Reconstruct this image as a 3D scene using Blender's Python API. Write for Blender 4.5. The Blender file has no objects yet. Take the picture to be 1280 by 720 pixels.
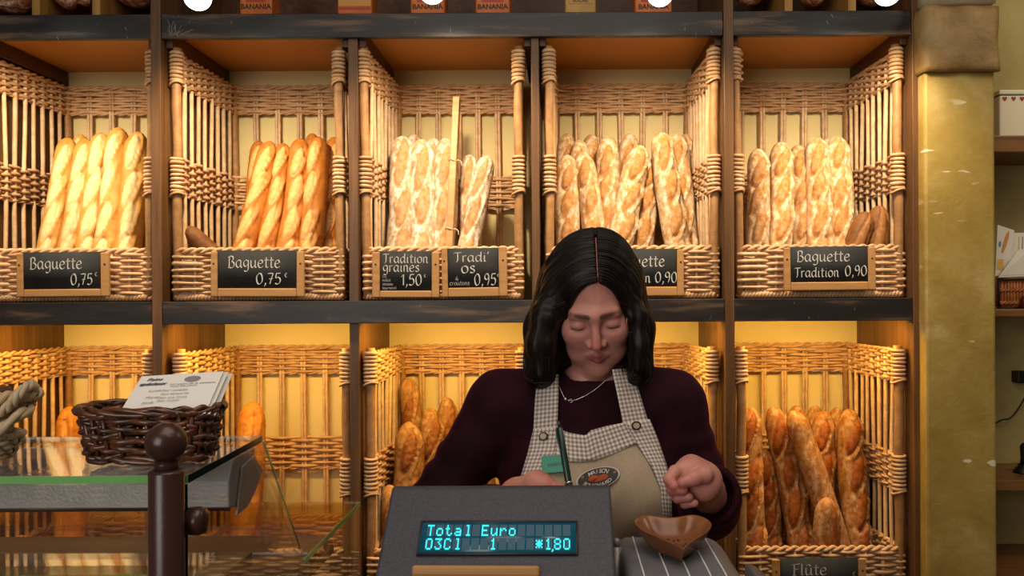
import bpy, bmesh, math, random
import numpy as np
from mathutils import Vector, Matrix
sc = bpy.context.scene
C = sc.collection
rnd = random.Random(7)

# ---------------------------------------------------------------- camera, world, lights, exposure
FPX, VX, VY, HCAM, ROLL = 1050.0, 697.0, 374.0, 1.45, math.radians(0.3)
cam_d = bpy.data.cameras.new('camera'); cam = bpy.data.objects.new('camera', cam_d); C.objects.link(cam)
cam_d.sensor_width = 36.0; cam_d.lens = FPX / 1280 * 36.0
cam_d.shift_x = (640 - VX) / 1280; cam_d.shift_y = (VY - 360) / 1280
cam_d.clip_start = 0.05
cam.matrix_world = Matrix.Translation((0, 0, HCAM)) @ Matrix.Rotation(math.pi/2, 4, 'X') @ Matrix.Rotation(-ROLL, 4, 'Z')
sc.camera = cam
sc.view_settings.view_transform = 'Standard'; sc.view_settings.look = 'None'
sc.view_settings.gamma = 1.0; sc.view_settings.use_curve_mapping = False
sc.view_settings.exposure = 0.0
try:
    sc.cycles.use_denoising = True
    sc.cycles.caustics_reflective = False; sc.cycles.caustics_refractive = False
    sc.cycles.sample_clamp_indirect = 6.0
except Exception: pass

w = bpy.data.worlds.new('shop_air'); sc.world = w; w.use_nodes = True
w.node_tree.nodes['Background'].inputs[0].default_value = (1.0, 0.86, 0.72, 1)
w.node_tree.nodes['Background'].inputs[1].default_value = 0.075

def P(px, py, Y):
    """pixel of the 1280x720 photograph + distance from the camera plane -> world point"""
    u, v = px - VX, VY - py
    c, s = math.cos(-ROLL), math.sin(-ROLL)
    u, v = u*c - v*s, u*s + v*c
    return Vector((u*Y/FPX, Y, HCAM + v*Y/FPX))

def area(name, loc, target, size, power, col, sy=None):
    d = bpy.data.lights.new(name, 'AREA'); d.energy = power; d.color = col; d.size = size
    if sy: d.shape = 'RECTANGLE'; d.size_y = sy
    o = bpy.data.objects.new(name, d); C.objects.link(o); o.location = loc
    o.rotation_euler = (Vector(target) - Vector(loc)).to_track_quat('-Z', 'Y').to_euler()
    return o
# light of the shop room in front of the counter (its ceiling lamps and the shop window behind the viewer)
area('shop_ceiling_light', (0.1, 0.5, 3.0), (0.1, 1.3, 1.0), 1.6, 20, (1.0, 0.84, 0.70))
area('shop_window_daylight', (-1.6, -2.2, 2.0), (0.1, 1.6, 1.2), 1.8, 48, (1.0, 0.93, 0.86))
area('niche_light', (2.1, 1.7, 2.9), (1.5, 2.8, 1.7), 0.5, 9, (1.0, 0.85, 0.62))
PEND = [(247, -4), (540, -12), (825, -9), (1109, -10), (-46, -4)]        # hanging bulbs: centre pixels before the top beam; last is unseen, added to light the left bay
PEND_Y = 2.30
BULB_W, BULB_COL = 36.0, (1.0, 0.80, 0.53)
STRIP_W, STRIP_COL = 3.9, (1.0, 0.585, 0.125)

# ---------------------------------------------------------------- materials
def lin(h):
    h = h.lstrip('#'); out = []
    for i in (0, 2, 4):
        c = int(h[i:i+2], 16) / 255
        out.append(c/12.92 if c <= .04045 else ((c+.055)/1.055)**2.4)
    return (*out, 1)
class NT:
    def __init__(s, name):
        s.m = bpy.data.materials.new(name); s.m.use_nodes = True
        s.t = s.m.node_tree; s.n = s.t.nodes; s.b = s.n['Principled BSDF']; s.out = s.n['Material Output']
    def node(s, typ, **kw):
        n = s.n.new(typ)
        for k, v in kw.items(): setattr(n, k, v)
        return n
    def link(s, a, b): s.t.links.new(a, b)
    def coord(s, kind='Object', scale=(1,1,1), rot=(0,0,0)):
        tc = s.node('ShaderNodeTexCoord'); mp = s.node('ShaderNodeMapping')
        mp.inputs['Scale'].default_value = scale; mp.inputs['Rotation'].default_value = rot
        s.link(tc.outputs[kind], mp.inputs['Vector']); return mp.outputs[0]
    def noise(s, vec, scale, detail=4, rough=.55, dist=0):
        n = s.node('ShaderNodeTexNoise'); n.inputs['Scale'].default_value = scale
        n.inputs['Detail'].default_value = detail; n.inputs['Roughness'].default_value = rough
        n.inputs['Distortion'].default_value = dist
        s.link(vec, n.inputs['Vector']); return n.outputs['Fac']
    def ramp(s, fac, stops):
        r = s.node('ShaderNodeValToRGB'); e = r.color_ramp.elements
        while len(e) < len(stops): e.new(0.5)
        for el, (p, c) in zip(e, stops): el.position = p; el.color = c
        s.link(fac, r.inputs[0]); return r.outputs[0]
    def mix(s, fac, a, b, mode='MIX'):
        n = s.node('ShaderNodeMix', data_type='RGBA', blend_type=mode)
        for v, i in ((fac, 0), (a, 6), (b, 7)):
            if hasattr(v, 'links'): s.link(v, n.inputs[i])
            else: n.inputs[i].default_value = v
        return n.outputs[2]
    def math(s, op, a, b=0.0, clamp=False):
        n = s.node('ShaderNodeMath', operation=op, use_clamp=clamp)
        for v, i in ((a, 0), (b, 1)):
            if hasattr(v, 'links'): s.link(v, n.inputs[i])
            else: n.inputs[i].default_value = v
        return n.outputs[0]
    def bump(s, h, strength=.3, dist=.002):
        n = s.node('ShaderNodeBump'); n.inputs['Strength'].default_value = strength
        n.inputs['Distance'].default_value = dist; s.link(h, n.inputs['Height'])
        s.link(n.outputs[0], s.b.inputs['Normal'])
    def base(s, c):
        if hasattr(c, 'links'): s.link(c, s.b.inputs['Base Color'])
        else: s.b.inputs['Base Color'].default_value = c
    def set(s, rough=None, metal=None, spec=None, **kw):
        if rough is not None: s.b.inputs['Roughness'].default_value = rough
        if metal is not None: s.b.inputs['Metallic'].default_value = metal
        if spec is not None: s.b.inputs['Specular IOR Level'].default_value = spec
        for k, v in kw.items(): s.b.inputs[k.replace('_', ' ')].default_value = v

def m_plain(name, c, rough=.6, metal=0, spec=.5, var=None, vscale=20, bump=0, bscale=200, **kw):
    t = NT(name); t.set(rough, metal, spec, **kw); co = t.coord()
    if var: t.base(t.mix(t.ramp(t.noise(co, vscale), [(.35, (0,0,0,1)), (.68, (1,1,1,1))]), lin(c), lin(var)))
    else: t.base(lin(c))
    if bump: t.bump(t.noise(co, bscale, 3), bump, .002)
    return t.m
def m_wood(name, dark, light, axis='Z', rough=.45, scale=1.0, bump=.15, spec=.4):
    t = NT(name); t.set(rough, 0, spec)
    sc_ = {'X': (1.2, 26, 26), 'Y': (26, 1.2, 26), 'Z': (26, 26, 1.2)}[axis]
    co = t.coord('Object', tuple(v*scale for v in sc_))
    f = t.noise(co, 1.6, 7, .62, .6)
    big = t.noise(t.coord('Object', (3,3,3)), 1.0, 3)
    c = t.ramp(f, [(.3, lin(dark)), (.7, lin(light))])
    t.base(t.mix(t.ramp(big, [(.35, (0,0,0,1)), (.75, (.45,.45,.45,1))]), c, lin(dark)))
    t.bump(f, bump, .001); return t.m
def m_emit(name, c, strength):
    t = NT(name); t.base((0,0,0,1)); t.b.inputs['Emission Color'].default_value = c
    t.b.inputs['Emission Strength'].default_value = strength; return t.m
def m_glass(name, tint=(.97,.98,.975,1), ior=1.5, dirt=.0):
    t = NT(name); t.n.remove(t.b)
    fr = t.node('ShaderNodeFresnel'); ge = t.node('ShaderNodeNewGeometry')
    mr = t.node('ShaderNodeMapRange'); t.link(ge.outputs['Backfacing'], mr.inputs[0])
    mr.inputs['To Min'].default_value = ior; mr.inputs['To Max'].default_value = 1/ior
    t.link(mr.outputs[0], fr.inputs['IOR'])
    tr = t.node('ShaderNodeBsdfTransparent'); tr.inputs[0].default_value = tint
    gl = t.node('ShaderNodeBsdfGlossy'); gl.inputs['Roughness'].default_value = .01
    gl.inputs[0].default_value = (1,1,1,1)
    mx = t.node('ShaderNodeMixShader'); t.link(fr.outputs[0], mx.inputs[0])
    t.link(tr.outputs[0], mx.inputs[1]); t.link(gl.outputs[0], mx.inputs[2])
    t.link(mx.outputs[0], t.out.inputs[0]); return t.m

# wicker: cane tone varies along and between rods
def m_wicker(name, a, b, rough=.5):
    t = NT(name); t.set(rough, 0, .35); co = t.coord()
    f = t.noise(co, 34, 3); g = t.noise(t.coord('Object', (1,1,9)), 12, 2)
    oi = t.node('ShaderNodeObjectInfo')
    c = t.ramp(f, [(.32, lin(a)), (.68, lin(b))])
    c = t.mix(t.ramp(g, [(.45, (0,0,0,1)), (.8, (.55,.55,.55,1))]), c, lin(a))
    hs = t.node('ShaderNodeHueSaturation'); t.link(c, hs.inputs['Color'])
    t.link(t.math('ADD', t.math('MULTIPLY', oi.outputs['Random'], .25), .87), hs.inputs['Value'])
    t.base(hs.outputs[0]); t.bump(t.noise(co, 160, 2), .2, .001); return t.m
MAT = {}
MAT['wicker'] = m_wicker('wicker_cane', '#bf9064', '#d9b288')
MAT['cane'] = m_wicker('peeled_cane', '#c8a074', '#e2c29a')
MAT['post'] = m_wicker('thick_cane_post', '#94693f', '#b48655')
MAT['dark_wicker'] = m_plain('dark_wicker', '#3a1f14', .28, 0, .6, '#70432a', 60)
MAT['pale_wicker'] = m_wicker('pale_braid', '#b59c77', '#dccaa6')
MAT['upright'] = m_wood('stained_upright_wood', '#4a3019', '#7d5632')
MAT['cleat'] = m_wood('cleat_wood', '#3d230f', '#6a4020', 'Y')
MAT['ply'] = m_plain('orange_plywood', '#c69150', .55, 0, .3, '#b98444', 3)
MAT['pine'] = m_wood('pale_frame_wood', '#a0713f', '#c8985f', 'X', .5, .8)
MAT['divider'] = m_wood('cubby_wood', '#8a5f2c', '#b68845')
def m_fascia():
    t = NT('worn_black_beam'); t.set(.42, 0, .45)
    co = t.coord('Object', (1.5, 6, 14)); f = t.noise(co, 1.5, 5, .6, .3)
    c = t.ramp(f, [(.44, lin('#1e1a18')), (.53, lin('#2a2320')), (.66, lin('#6a533f'))])
    s = t.noise(t.coord('Object', (90, 20, 40)), 1.0, 2, .4)
    t.base(t.mix(t.ramp(s, [(.72, (0,0,0,1)), (.76, (.5,.5,.5,1))]), c, lin('#8b8079')))
    t.bump(t.noise(t.coord('Object', (4, 30, 40)), 2, 4), .12, .001); return t.m
MAT['fascia'] = m_fascia()
MAT['scratch'] = m_plain('pale_scratches', '#857c77', .7)
def m_plaster(name, a, b, c2, rough=.7, bump=.35, scratch=False, sc_=4):
    t = NT(name); t.set(rough, 0, .35); co = t.coord()
    f = t.noise(co, sc_, 6, .6, .4); g = t.noise(co, sc_*.4, 3)
    col = t.ramp(f, [(.3, lin(a)), (.55, lin(b)), (.78, lin(c2))])
    col = t.mix(t.ramp(g, [(.35, (0,0,0,1)), (.7, (.6,.6,.6,1))]), col, lin(a))
    if scratch:
        s = t.noise(t.coord('Object', (9, 9, 42), (.1,.2,.3)), 1.0, 2, .3, .5)
        s2 = t.noise(co, 3.5, 2)
        k = t.math('MULTIPLY', t.ramp(s, [(.70, (0,0,0,1)), (.715, (1,1,1,1))]), t.ramp(s2, [(.48, (0,0,0,1)), (.6, (1,1,1,1))]))
        col = t.mix(k, col, lin('#d8cfb2'))
    t.base(col); t.bump(t.noise(co, 38, 6, .7), bump, .004); return t.m
MAT['wall'] = m_plaster('cream_plaster', '#dcc88c', '#e6d49c', '#eedfae', .75, .12, False, 2)
MAT['pilaster'] = m_plaster('ochre_plaster', '#8d7434', '#aa904c', '#c3b27c', .38, .55, True, 5)
MAT['capital'] = m_plaster('grey_ochre_stone', '#755a30', '#99794a', '#b09a6c', .5, .9, False, 9)
MAT['stone'] = m_plaster('pale_stone', '#8d7f66', '#a39478', '#b3a68c', .6, .5, False, 9)
MAT['niche'] = m_plaster('niche_plaster', '#a6935a', '#b8a76c', '#c7ba87', .7, .2, False, 5)
MAT['slate'] = m_plain('chalk_slate', '#2b2b2d', .75, 0, .2, '#353638', 14)
MAT['chalk'] = m_plain('chalk', '#c6c4be', .9, 0, .1)
MAT['screw'] = m_plain('dark_screw', '#3a2a1c', .4, .6)
MAT['tie'] = m_plain('raffia_tie', '#cdb38a', .7)
MAT['steel'] = m_plain('brushed_grey_metal', '#b4aea8', .42, .3, .5, '#a19c97', 30, .25, 260)
MAT['brown_metal'] = m_plain('brown_enamel_post', '#3a211b', .3, 0, .5, '#42271f', 8, .1, 300)
MAT['glass'] = m_glass('clear_glass')
MAT['glass_edge'] = m_plain('green_glass_edge', '#72b064', .15, 0, .8)
MAT['glass_edge_d'] = m_plain('dark_green_glass_edge', '#10241f', .12, 0, .8)
MAT['case_wood'] = m_wood('case_wood', '#4d341c', '#7a5833', 'X', .4)

# ---------------------------------------------------------------- mesh helpers
ORG = {}
def tag(o, label=None, cat=None, group=None, kind=None):
    if label: o['label'] = label
    if cat: o['category'] = cat
    if group: o['group'] = group
    if kind: o['kind'] = kind
    return o
def thing(name, loc, label, cat, group=None, kind=None):
    o = bpy.data.objects.new(name, None); C.objects.link(o); o.location = loc
    o.empty_display_size = .05; ORG[o.name] = Vector(loc)
    return tag(o, label, cat, group, kind)
class MB:
    def __init__(s): s.v = []; s.f = []; s.n = 0; s.att = {}; s.uv = None
    def add(s, v, f):
        v = np.asarray(v, float); off = s.n
        s.v.append(v); s.n += len(v)
        s.f += [tuple(i + off for i in q) for q in f]
    def box(s, a, b):
        (x0,y0,z0), (x1,y1,z1) = a, b
        x0,x1 = sorted((x0,x1)); y0,y1 = sorted((y0,y1)); z0,z1 = sorted((z0,z1))
        s.add([(x0,y0,z0),(x1,y0,z0),(x1,y1,z0),(x0,y1,z0),(x0,y0,z1),(x1,y0,z1),(x1,y1,z1),(x0,y1,z1)],
              [(0,3,2,1),(4,5,6,7),(0,1,5,4),(1,2,6,5),(2,3,7,6),(3,0,4,7)]); return s
    def obox(s, c, ax, ay, az):
        """box from centre and three half-axis vectors"""
        c, ax, ay, az = map(lambda q: np.array(q, float), (c, ax, ay, az))
        vs = [c + i*ax + j*ay + k*az for k in (-1,1) for (i,j) in ((-1,-1),(1,-1),(1,1),(-1,1))]
        s.add(vs, [(0,3,2,1),(4,5,6,7),(0,1,5,4),(1,2,6,5),(2,3,7,6),(3,0,4,7)]); return s
    def tube(s, pts, r, sides=8, cap=True, flat=1.0):
        p = np.array([tuple(q) for q in pts], float); n = len(p)
        r = np.full(n, r) if np.isscalar(r) else np.array(r, float)
        t = np.gradient(p, axis=0); t /= (np.linalg.norm(t, axis=1, keepdims=True) + 1e-12)
        ref = np.array([0,0,1.]) if abs(t[0][2]) < .9 else np.array([1.,0,0])
        u = np.zeros_like(p); a = np.cross(t[0], ref); a /= np.linalg.norm(a); u[0] = a
        for i in range(1, n):
            a = u[i-1] - t[i]*np.dot(u[i-1], t[i]); u[i] = a/(np.linalg.norm(a)+1e-12)
        vv = np.cross(t, u)
        th = np.linspace(0, 2*np.pi, sides, endpoint=False)
        ring = p[:,None,:] + r[:,None,None]*(np.cos(th)[None,:,None]*u[:,None,:] + flat*np.sin(th)[None,:,None]*vv[:,None,:])
        f = []
        for i in range(n-1):
            for j in range(sides):
                k = (j+1) % sides
                f.append((i*sides+j, i*sides+k, (i+1)*sides+k, (i+1)*sides+j))
        if cap: f.append(tuple(range(sides))[::-1]); f.append(tuple((n-1)*sides+j for j in range(sides)))
        s.add(ring.reshape(-1,3), f); return s
    def lathe(s, prof, c=(0,0,0), sides=24, axis='Z', sx=1, sy=1):
        """profile of (radius, height)"""
        n = len(prof); vs = []
        for r, h in prof:
            for j in range(sides):
                a = 2*math.pi*j/sides; q = (r*math.cos(a)*sx, r*math.sin(a)*sy, h)
                if axis == 'Y': q = (q[0], -q[2], q[1])
                if axis == 'X': q = (q[2], q[0], q[1])
                vs.append((q[0]+c[0], q[1]+c[1], q[2]+c[2]))
        f = []
        for i in range(n-1):
            for j in range(sides):
                k = (j+1) % sides; f.append((i*sides+j, i*sides+k, (i+1)*sides+k, (i+1)*sides+j))
        f.append(tuple(range(sides))[::-1]); f.append(tuple((n-1)*sides+j for j in range(sides)))
        s.add(vs, f); return s
    def prism(s, poly, y0, y1):
        """polygon of world (x,z) extruded along y"""
        n = len(poly)
        s.add([(x,y0,z) for x,z in poly] + [(x,y1,z) for x,z in poly],
              [tuple(range(n)), tuple(range(2*n-1, n-1, -1))] + [(i, n+i, n+(i+1)%n, (i+1)%n) for i in range(n)]); return s
    def prism_x(s, poly, x0, x1):
        n = len(poly)
        s.add([(x0,y,z) for y,z in poly] + [(x1,y,z) for y,z in poly],
              [tuple(range(n)), tuple(range(2*n-1, n-1, -1))] + [(i, n+i, n+(i+1)%n, (i+1)%n) for i in range(n)]); return s
    def grid(s, G):
        """G[i][j] -> points"""
        G = np.asarray(G, float); a, b = G.shape[:2]
        s.add(G.reshape(-1,3), [(i*b+j, i*b+j+1, (i+1)*b+j+1, (i+1)*b+j) for i in range(a-1) for j in range(b-1)]); return s
    def build(s, name, mat, parent=None, smooth=True, bevel=0, kind=None, origin=None, fix=False, solid=0, sub=0):
        V = np.concatenate(s.v) if s.v else np.zeros((0,3))
        if parent is not None: org = ORG[parent.name]
        elif origin is not None: org = Vector(origin)
        else:
            mn, mx = V.min(0), V.max(0); org = Vector(((mn[0]+mx[0])/2, (mn[1]+mx[1])/2, mn[2]))
        me = bpy.data.meshes.new(name)
        me.from_pydata((V - np.array(org)).tolist(), [], s.f)
        if s.uv is not None:
            ul = me.uv_layers.new(name='UVMap'); U = np.asarray(s.uv, float)
            li = np.zeros(len(me.loops), int); me.loops.foreach_get('vertex_index', li)
            ul.data.foreach_set('uv', U[li].ravel())
        for k, val in s.att.items():
            at = me.attributes.new(k, 'FLOAT', 'POINT'); at.data.foreach_set('value', np.asarray(val, float))
        if fix:
            bm = bmesh.new(); bm.from_mesh(me); bmesh.ops.recalc_face_normals(bm, faces=bm.faces); bm.to_mesh(me); bm.free()
        me.polygons.foreach_set('use_smooth', [smooth]*len(me.polygons))
        me.materials.append(mat if not isinstance(mat, str) else MAT[mat]); me.update()
        o = bpy.data.objects.new(name, me); C.objects.link(o)
        if parent is not None: o.parent = parent
        else: o.location = org
        ORG[o.name] = Vector(org)
        if bevel:
            b = o.modifiers.new('bevel', 'BEVEL'); b.width = bevel; b.segments = 2; b.limit_method = 'ANGLE'
            b.harden_normals = False
        if solid:
            q = o.modifiers.new('thickness', 'SOLIDIFY'); q.thickness = solid; q.offset = 0
        if sub:
            q = o.modifiers.new('subdivision', 'SUBSURF'); q.levels = sub; q.render_levels = sub
        if bevel and smooth: 
            try: me.shade_smooth()
            except Exception: pass
            me.polygons.foreach_set('use_smooth', [False]*len(me.polygons))
        if kind: o['kind'] = kind
        return o
def crom(pts, n=6, closed=False):
    """Catmull-Rom through points"""
    p = [np.array(q, float) for q in pts]; out = []
    N = len(p)
    if N < 3: 
        return [p[0]*(1-t)+p[-1]*t for t in np.linspace(0,1,n+1)]
    rng = range(N if closed else N-1)
    for i in rng:
        if closed: a,b,c,d = p[i-1], p[i], p[(i+1)%N], p[(i+2)%N]
        else: a,b,c,d = p[max(i-1,0)], p[i], p[i+1], p[min(i+2,N-1)]
        for k in range(n):
            t = k/n
            out.append(.5*((2*b)+(-a+c)*t+(2*a-5*b+4*c-d)*t*t+(-a+3*b-3*c+d)*t**3))
    out.append(p[0] if closed else p[-1]); return out

# ---------------------------------------------------------------- writing
GL = {
 'a': (11, [[(8,9),(5,10.2),(2,8),(1.2,4),(3,.5),(5.5,1),(8,5)], [(8.3,10),(8,3),(9,.3),(10.5,1)]]),
 'c': (9.5, [[(8,8.5),(5.5,10),(2.5,8.5),(1.3,4.8),(3,.8),(6,.2),(8.5,2)]]),
 'd': (11, [[(8,9),(5,10.2),(2,8),(1.2,4),(3,.5),(5.5,1),(8,5)], [(8.8,16),(8.3,3),(9.2,.3),(10.5,1)]]),
 'e': (9.8, [[(1.8,5),(5,5.6),(7.9,6.8),(7.3,9.2),(5,10.2),(2.2,8),(1.2,4),(3,.6),(6,.2),(8.7,2)]]),
 'g': (10.5, [[(8,9),(5,10.2),(2,8),(1.4,4.5),(3.5,1.5),(6,2.5),(8,6)], [(8.4,10),(8.3,2),(7.6,-3),(5,-5),(2,-4)]]),
 'i': (5.6, [[(2.5,10),(2.3,2),(3.3,.2),(4.8,1)], [(2.6,13.2),(3.2,14)]]),
 'l': (5.8, [[(2.5,16),(2.3,2),(3.3,.2),(5,1)]]),
 'm': (14, [[(1.8,10),(1.6,0)], [(1.6,7),(4,10),(6.2,9),(6.2,0)], [(6.2,7),(8.8,10),(11,9),(11,1.5),(12,0),(13,.8)]]),
 'n': (10.5, [[(2,10),(2,0)], [(2,7),(4.5,10),(7,9.3),(7.5,6),(7.5,1.5),(8.5,0),(10,1)]]),
 'o': (10.2, [[(5,10.2),(2,8.5),(1.2,5),(2.5,1),(5,0),(7.8,1.5),(8.8,5),(7.8,8.8),(5,10.2)]]),
 'r': (8, [[(2,10),(2,0)], [(2,6.5),(4,9.5),(6.8,9.8)]]),
 's': (8.6, [[(7,8.6),(5,10.2),(2.5,9),(3,6.6),(6,4.6),(6.8,2),(4.5,0),(1.5,1.2)]]),
 't': (7.6, [[(3.6,14),(3.2,3),(4.2,.3),(6.7,1)], [(.8,10),(6.9,10.3)]]),
 'u': (11, [[(1.8,10),(1.7,3),(3.2,.2),(5.5,1),(7.8,5)], [(8,10),(8,2),(9,.2),(10.5,1)]]),
 'û': (11, [[(1.8,10),(1.7,3),(3.2,.2),(5.5,1),(7.8,5)], [(8,10),(8,2),(9,.2),(10.5,1)], [(2.2,12.5),(5,15)], [(5,15),(7.8,12.5)]]),
 'é': (9.8, [[(1.8,5),(5,5.6),(7.9,6.8),(7.3,9.2),(5,10.2),(2.2,8),(1.2,4),(3,.6),(6,.2),(8.7,2)], [(4,12),(7,15)]]),
 'v': (9.5, [[(1.5,10),(4.5,0)], [(4.5,0),(8,10)]]),
 'B': (11.6, [[(2.8,15),(2.5,0)], [(.8,13.6),(4,15.4),(8,14.5),(8.4,11),(6,8.6),(3,8.2)], [(3,8.2),(7.5,8),(9.9,5),(8.5,1),(5,-.2),(1,.5)]]),
 'T': (11.5, [[(.5,13.6),(2.5,15),(7,14.8),(11.5,15.3)], [(6.2,15),(6,4),(5.2,.6),(3.5,0)]]),
 'F': (10.5, [[(3.4,15),(3.2,3),(2.8,0)], [(.8,14),(4,15),(10.5,15.6)], [(3.3,8),(8.3,8.6)], [(1.3,0),(5,0)]]),
 '0': (10.6, [[(5,14.5),(2,11),(1.5,6),(3,1),(5.5,0),(8.5,3),(9,9),(7.5,13.5),(5,14.5)]]),
 '1': (7.5, [[(1.5,11),(5,14.6)], [(5,14.6),(4.8,0)]]),
 '4': (10, [[(6,14.5),(1,5),(9,5.2)], [(6.6,9),(6.3,0)]]),
 '5': (10, [[(8.7,14.6),(3.2,14.3)], [(3.2,14.3),(2.5,8.5),(6,9),(8.3,6),(7.5,2),(4.5,0),(1.5,1)]]),
 '7': (9.6, [[(1.2,14),(5,14.4),(8.6,14.2)], [(8.6,14.2),(6,7),(4,0)], [(3,6.8),(8,7.4)]]),
 '9': (10, [[(8,11),(6.5,14.3),(3.5,14),(1.8,10.5),(3.2,7.5),(6,7.7),(8,11)], [(8.3,13),(8,6),(6,0)]]),
 ',': (4.5, [[(2.5,1.4),(2.6,-.5),(1,-3.2)]]),
 "'": (4.5, [[(2.8,16),(1.4,12)]]),
 '€': (9, [[(8,12),(5,13),(2.5,10),(2.2,5),(4.5,1.5),(8,2)], [(.5,8.5),(6.5,9)], [(.5,6),(6,6.3)]]),
 ' ': (6, []),
}
def chalk_text(mb, text, origin, ux, uz, size, nib=1.9, nmin=.75, right=None):
    """broad-nib hand lettering in the plane ux/uz; size = height of a capital (15 units). Returns advance."""
    k = size/15; X = 0; ang = math.radians(38)
    org = np.array(origin, float); ux = np.array(ux, float); uz = np.array(uz, float)
    for ch in text:
        adv, strokes = GL[ch]
        for st in strokes:
            pts = np.array([q[:2] for q in crom([(x,y,0) for x,y in st], 5)])
            t = np.gradient(pts, axis=0); t /= (np.linalg.norm(t, axis=1, keepdims=True)+1e-9)
            per = np.stack([-t[:,1], t[:,0]], 1)
            wd = np.maximum(nmin, nib*np.abs(t[:,0]*math.sin(ang) - t[:,1]*math.cos(ang)))
            L, R = pts + per*wd[:,None]/2, pts - per*wd[:,None]/2
            tri = np.stack([L, R], 1)
            G = org + (tri[...,0:1] + X)*k*ux + tri[...,1:2]*k*uz
            mb.grid(G)
        X += adv
    return X*k
def text_w(text, size): return sum(GL[c][0] for c in text)*size/15
def font_mesh(text, size, shear=0.0, bold=0.0):
    """outline of built-in font text as (verts, faces) in the xy plane, centred in x, baseline y=0"""
    cu = bpy.data.curves.new('t', 'FONT'); cu.body = text; cu.size = size; cu.align_x = 'CENTER'
    cu.shear = shear; cu.offset = bold; cu.resolution_u = 3
    ob = bpy.data.objects.new('t', cu); C.objects.link(ob)
    dg = bpy.context.evaluated_depsgraph_get(); dg.update()
    me = bpy.data.meshes.new_from_object(ob.evaluated_get(dg))
    v = np.array([tuple(q.co) for q in me.vertices]); f = [tuple(p.vertices) for p in me.polygons]
    bpy.data.objects.remove(ob); bpy.data.curves.remove(cu); bpy.data.meshes.remove(me)
    return v, f
def put_font(mb, text, size, origin, ux, uz, shear=0, bold=0, sx=1):
    v, f = font_mesh(text, size, shear, bold)
    if len(v) == 0: return
    mb.add(np.array(origin, float) + v[:,0:1]*sx*np.array(ux, float) + v[:,1:2]*np.array(uz, float), f)
# ---------------------------------------------------------------- the setting
YF, YB = 2.60, 3.09
def zat(py, Y=YF): return HCAM + (VY-py)*Y/FPX
def xat(px, Y=YF): return (px-VX)*Y/FPX
def struct(mb, name, mat, label, **kw):
    o = mb.build(name, mat, None, **kw); tag(o, label, 'wall' if 'wall' in name else name.split('_')[0], kind='structure'); return o
b = MB(); b.box((-3.2, -3.0, -.1), (3.2, 3.6, 0)); 
MAT['floor'] = m_plaster('tile_floor', '#6b5a48', '#7d6b57', '#8c7a66', .4, .1, False, 3)
struct(b, 'floor', 'floor', 'tiled shop floor', smooth=False)
b = MB(); b.box((-2.6, YB, 0), (1.16, YB+.1, 3.1)); struct(b, 'wall_back', 'wall', 'cream plastered wall behind the bread shelves', smooth=False)

# plastered pilaster right of the shelves
px0, px1, pf = xat(1157, 2.55), xat(1245, 2.55), 2.55
b = MB(); b.box((px0, pf, 0), (px1, YB, zat(94, pf)+.004)); pil = struct(b, 'wall_pilaster', 'pilaster', 'ochre plastered pilaster right of the bread shelves', smooth=False, bevel=.008)
b = MB(); cz0, cz1 = zat(94, pf), zat(11, pf)
# worn rough stone block: a subdivided box pushed about
def rough_block(mb, a, c, n=10, amp=.006, seed=1):
    bm = bmesh.new(); bmesh.ops.create_cube(bm, size=1)
    bmesh.ops.subdivide_edges(bm, edges=bm.edges, cuts=n, use_grid_fill=True)
    r = random.Random(seed); a = Vector(a); c = Vector(c); mid = (a+c)/2; hs = (c-a)/2
    from mathutils import noise
    vs = []
    for v in bm.verts:
        q = Vector(v.co)*2
        rr = .06
        q2 = Vector([math.copysign(min(abs(k), 1), k) for k in q])
        p = Vector((mid.x+q2.x*hs.x, mid.y+q2.y*hs.y, mid.z+q2.z*hs.z))
        edge = sorted((abs(q.x), abs(q.y), abs(q.z)))[1]
        p += (mid-p).normalized()*max(0, edge-.75)*.05
        p += Vector([noise.noise(p*14+Vector((i*7,seed,0)))*amp for i in range(3)])
        vs.append(tuple(p))
    mb.add(vs, [tuple(v.index for v in f.verts) for f in bm.faces]); bm.free()
rough_block(b, (px0-.012, pf-.03, cz0), (px1+.008, YB, cz1), 12, .007, 3)
cap = b.build('capital', 'capital', pil)
b = MB(); rough_block(b, (px0-.004, pf-.012, cz1), (px1+.004, YB, 3.1), 12, .004, 5)
b.build('upper_stone', 'stone', pil)

# niche wall and its shelves right of the pilaster
YN = 3.0
b = MB(); b.box((px1-.02, YN, 0), (3.2, YN+.1, 3.1)); struct(b, 'wall_niche', 'niche', 'yellowed plaster wall behind the small side shelves', smooth=False)
MAT['niche_wood'] = m_wood('niche_shelf_wood', '#6b4422', '#9a6b3c', 'X', .4)
nz = {}
for key, y0, y1, lab in (('a', 172, 193, 'topmost brown side shelf board with the heart tin on it'),
                         ('b', 389, 399, 'middle brown side shelf board with booklets and a small basket'),
                         ('c', 603, 617, 'lower brown side shelf board with a black object on it'),
                         ('d', 714, 730, 'lowest brown side shelf board at the frame bottom')):
    yf = 2.72; b = MB(); z1 = zat(y0, yf); z0 = zat(y1, yf); nz[key] = z1
    b.box((px1+.002, yf, z0), (2.3, YN, z1))
    o = b.build('side_shelf', 'niche_wood', bevel=.004); tag(o, lab, 'shelf', 'side shelves in the niche')

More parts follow.
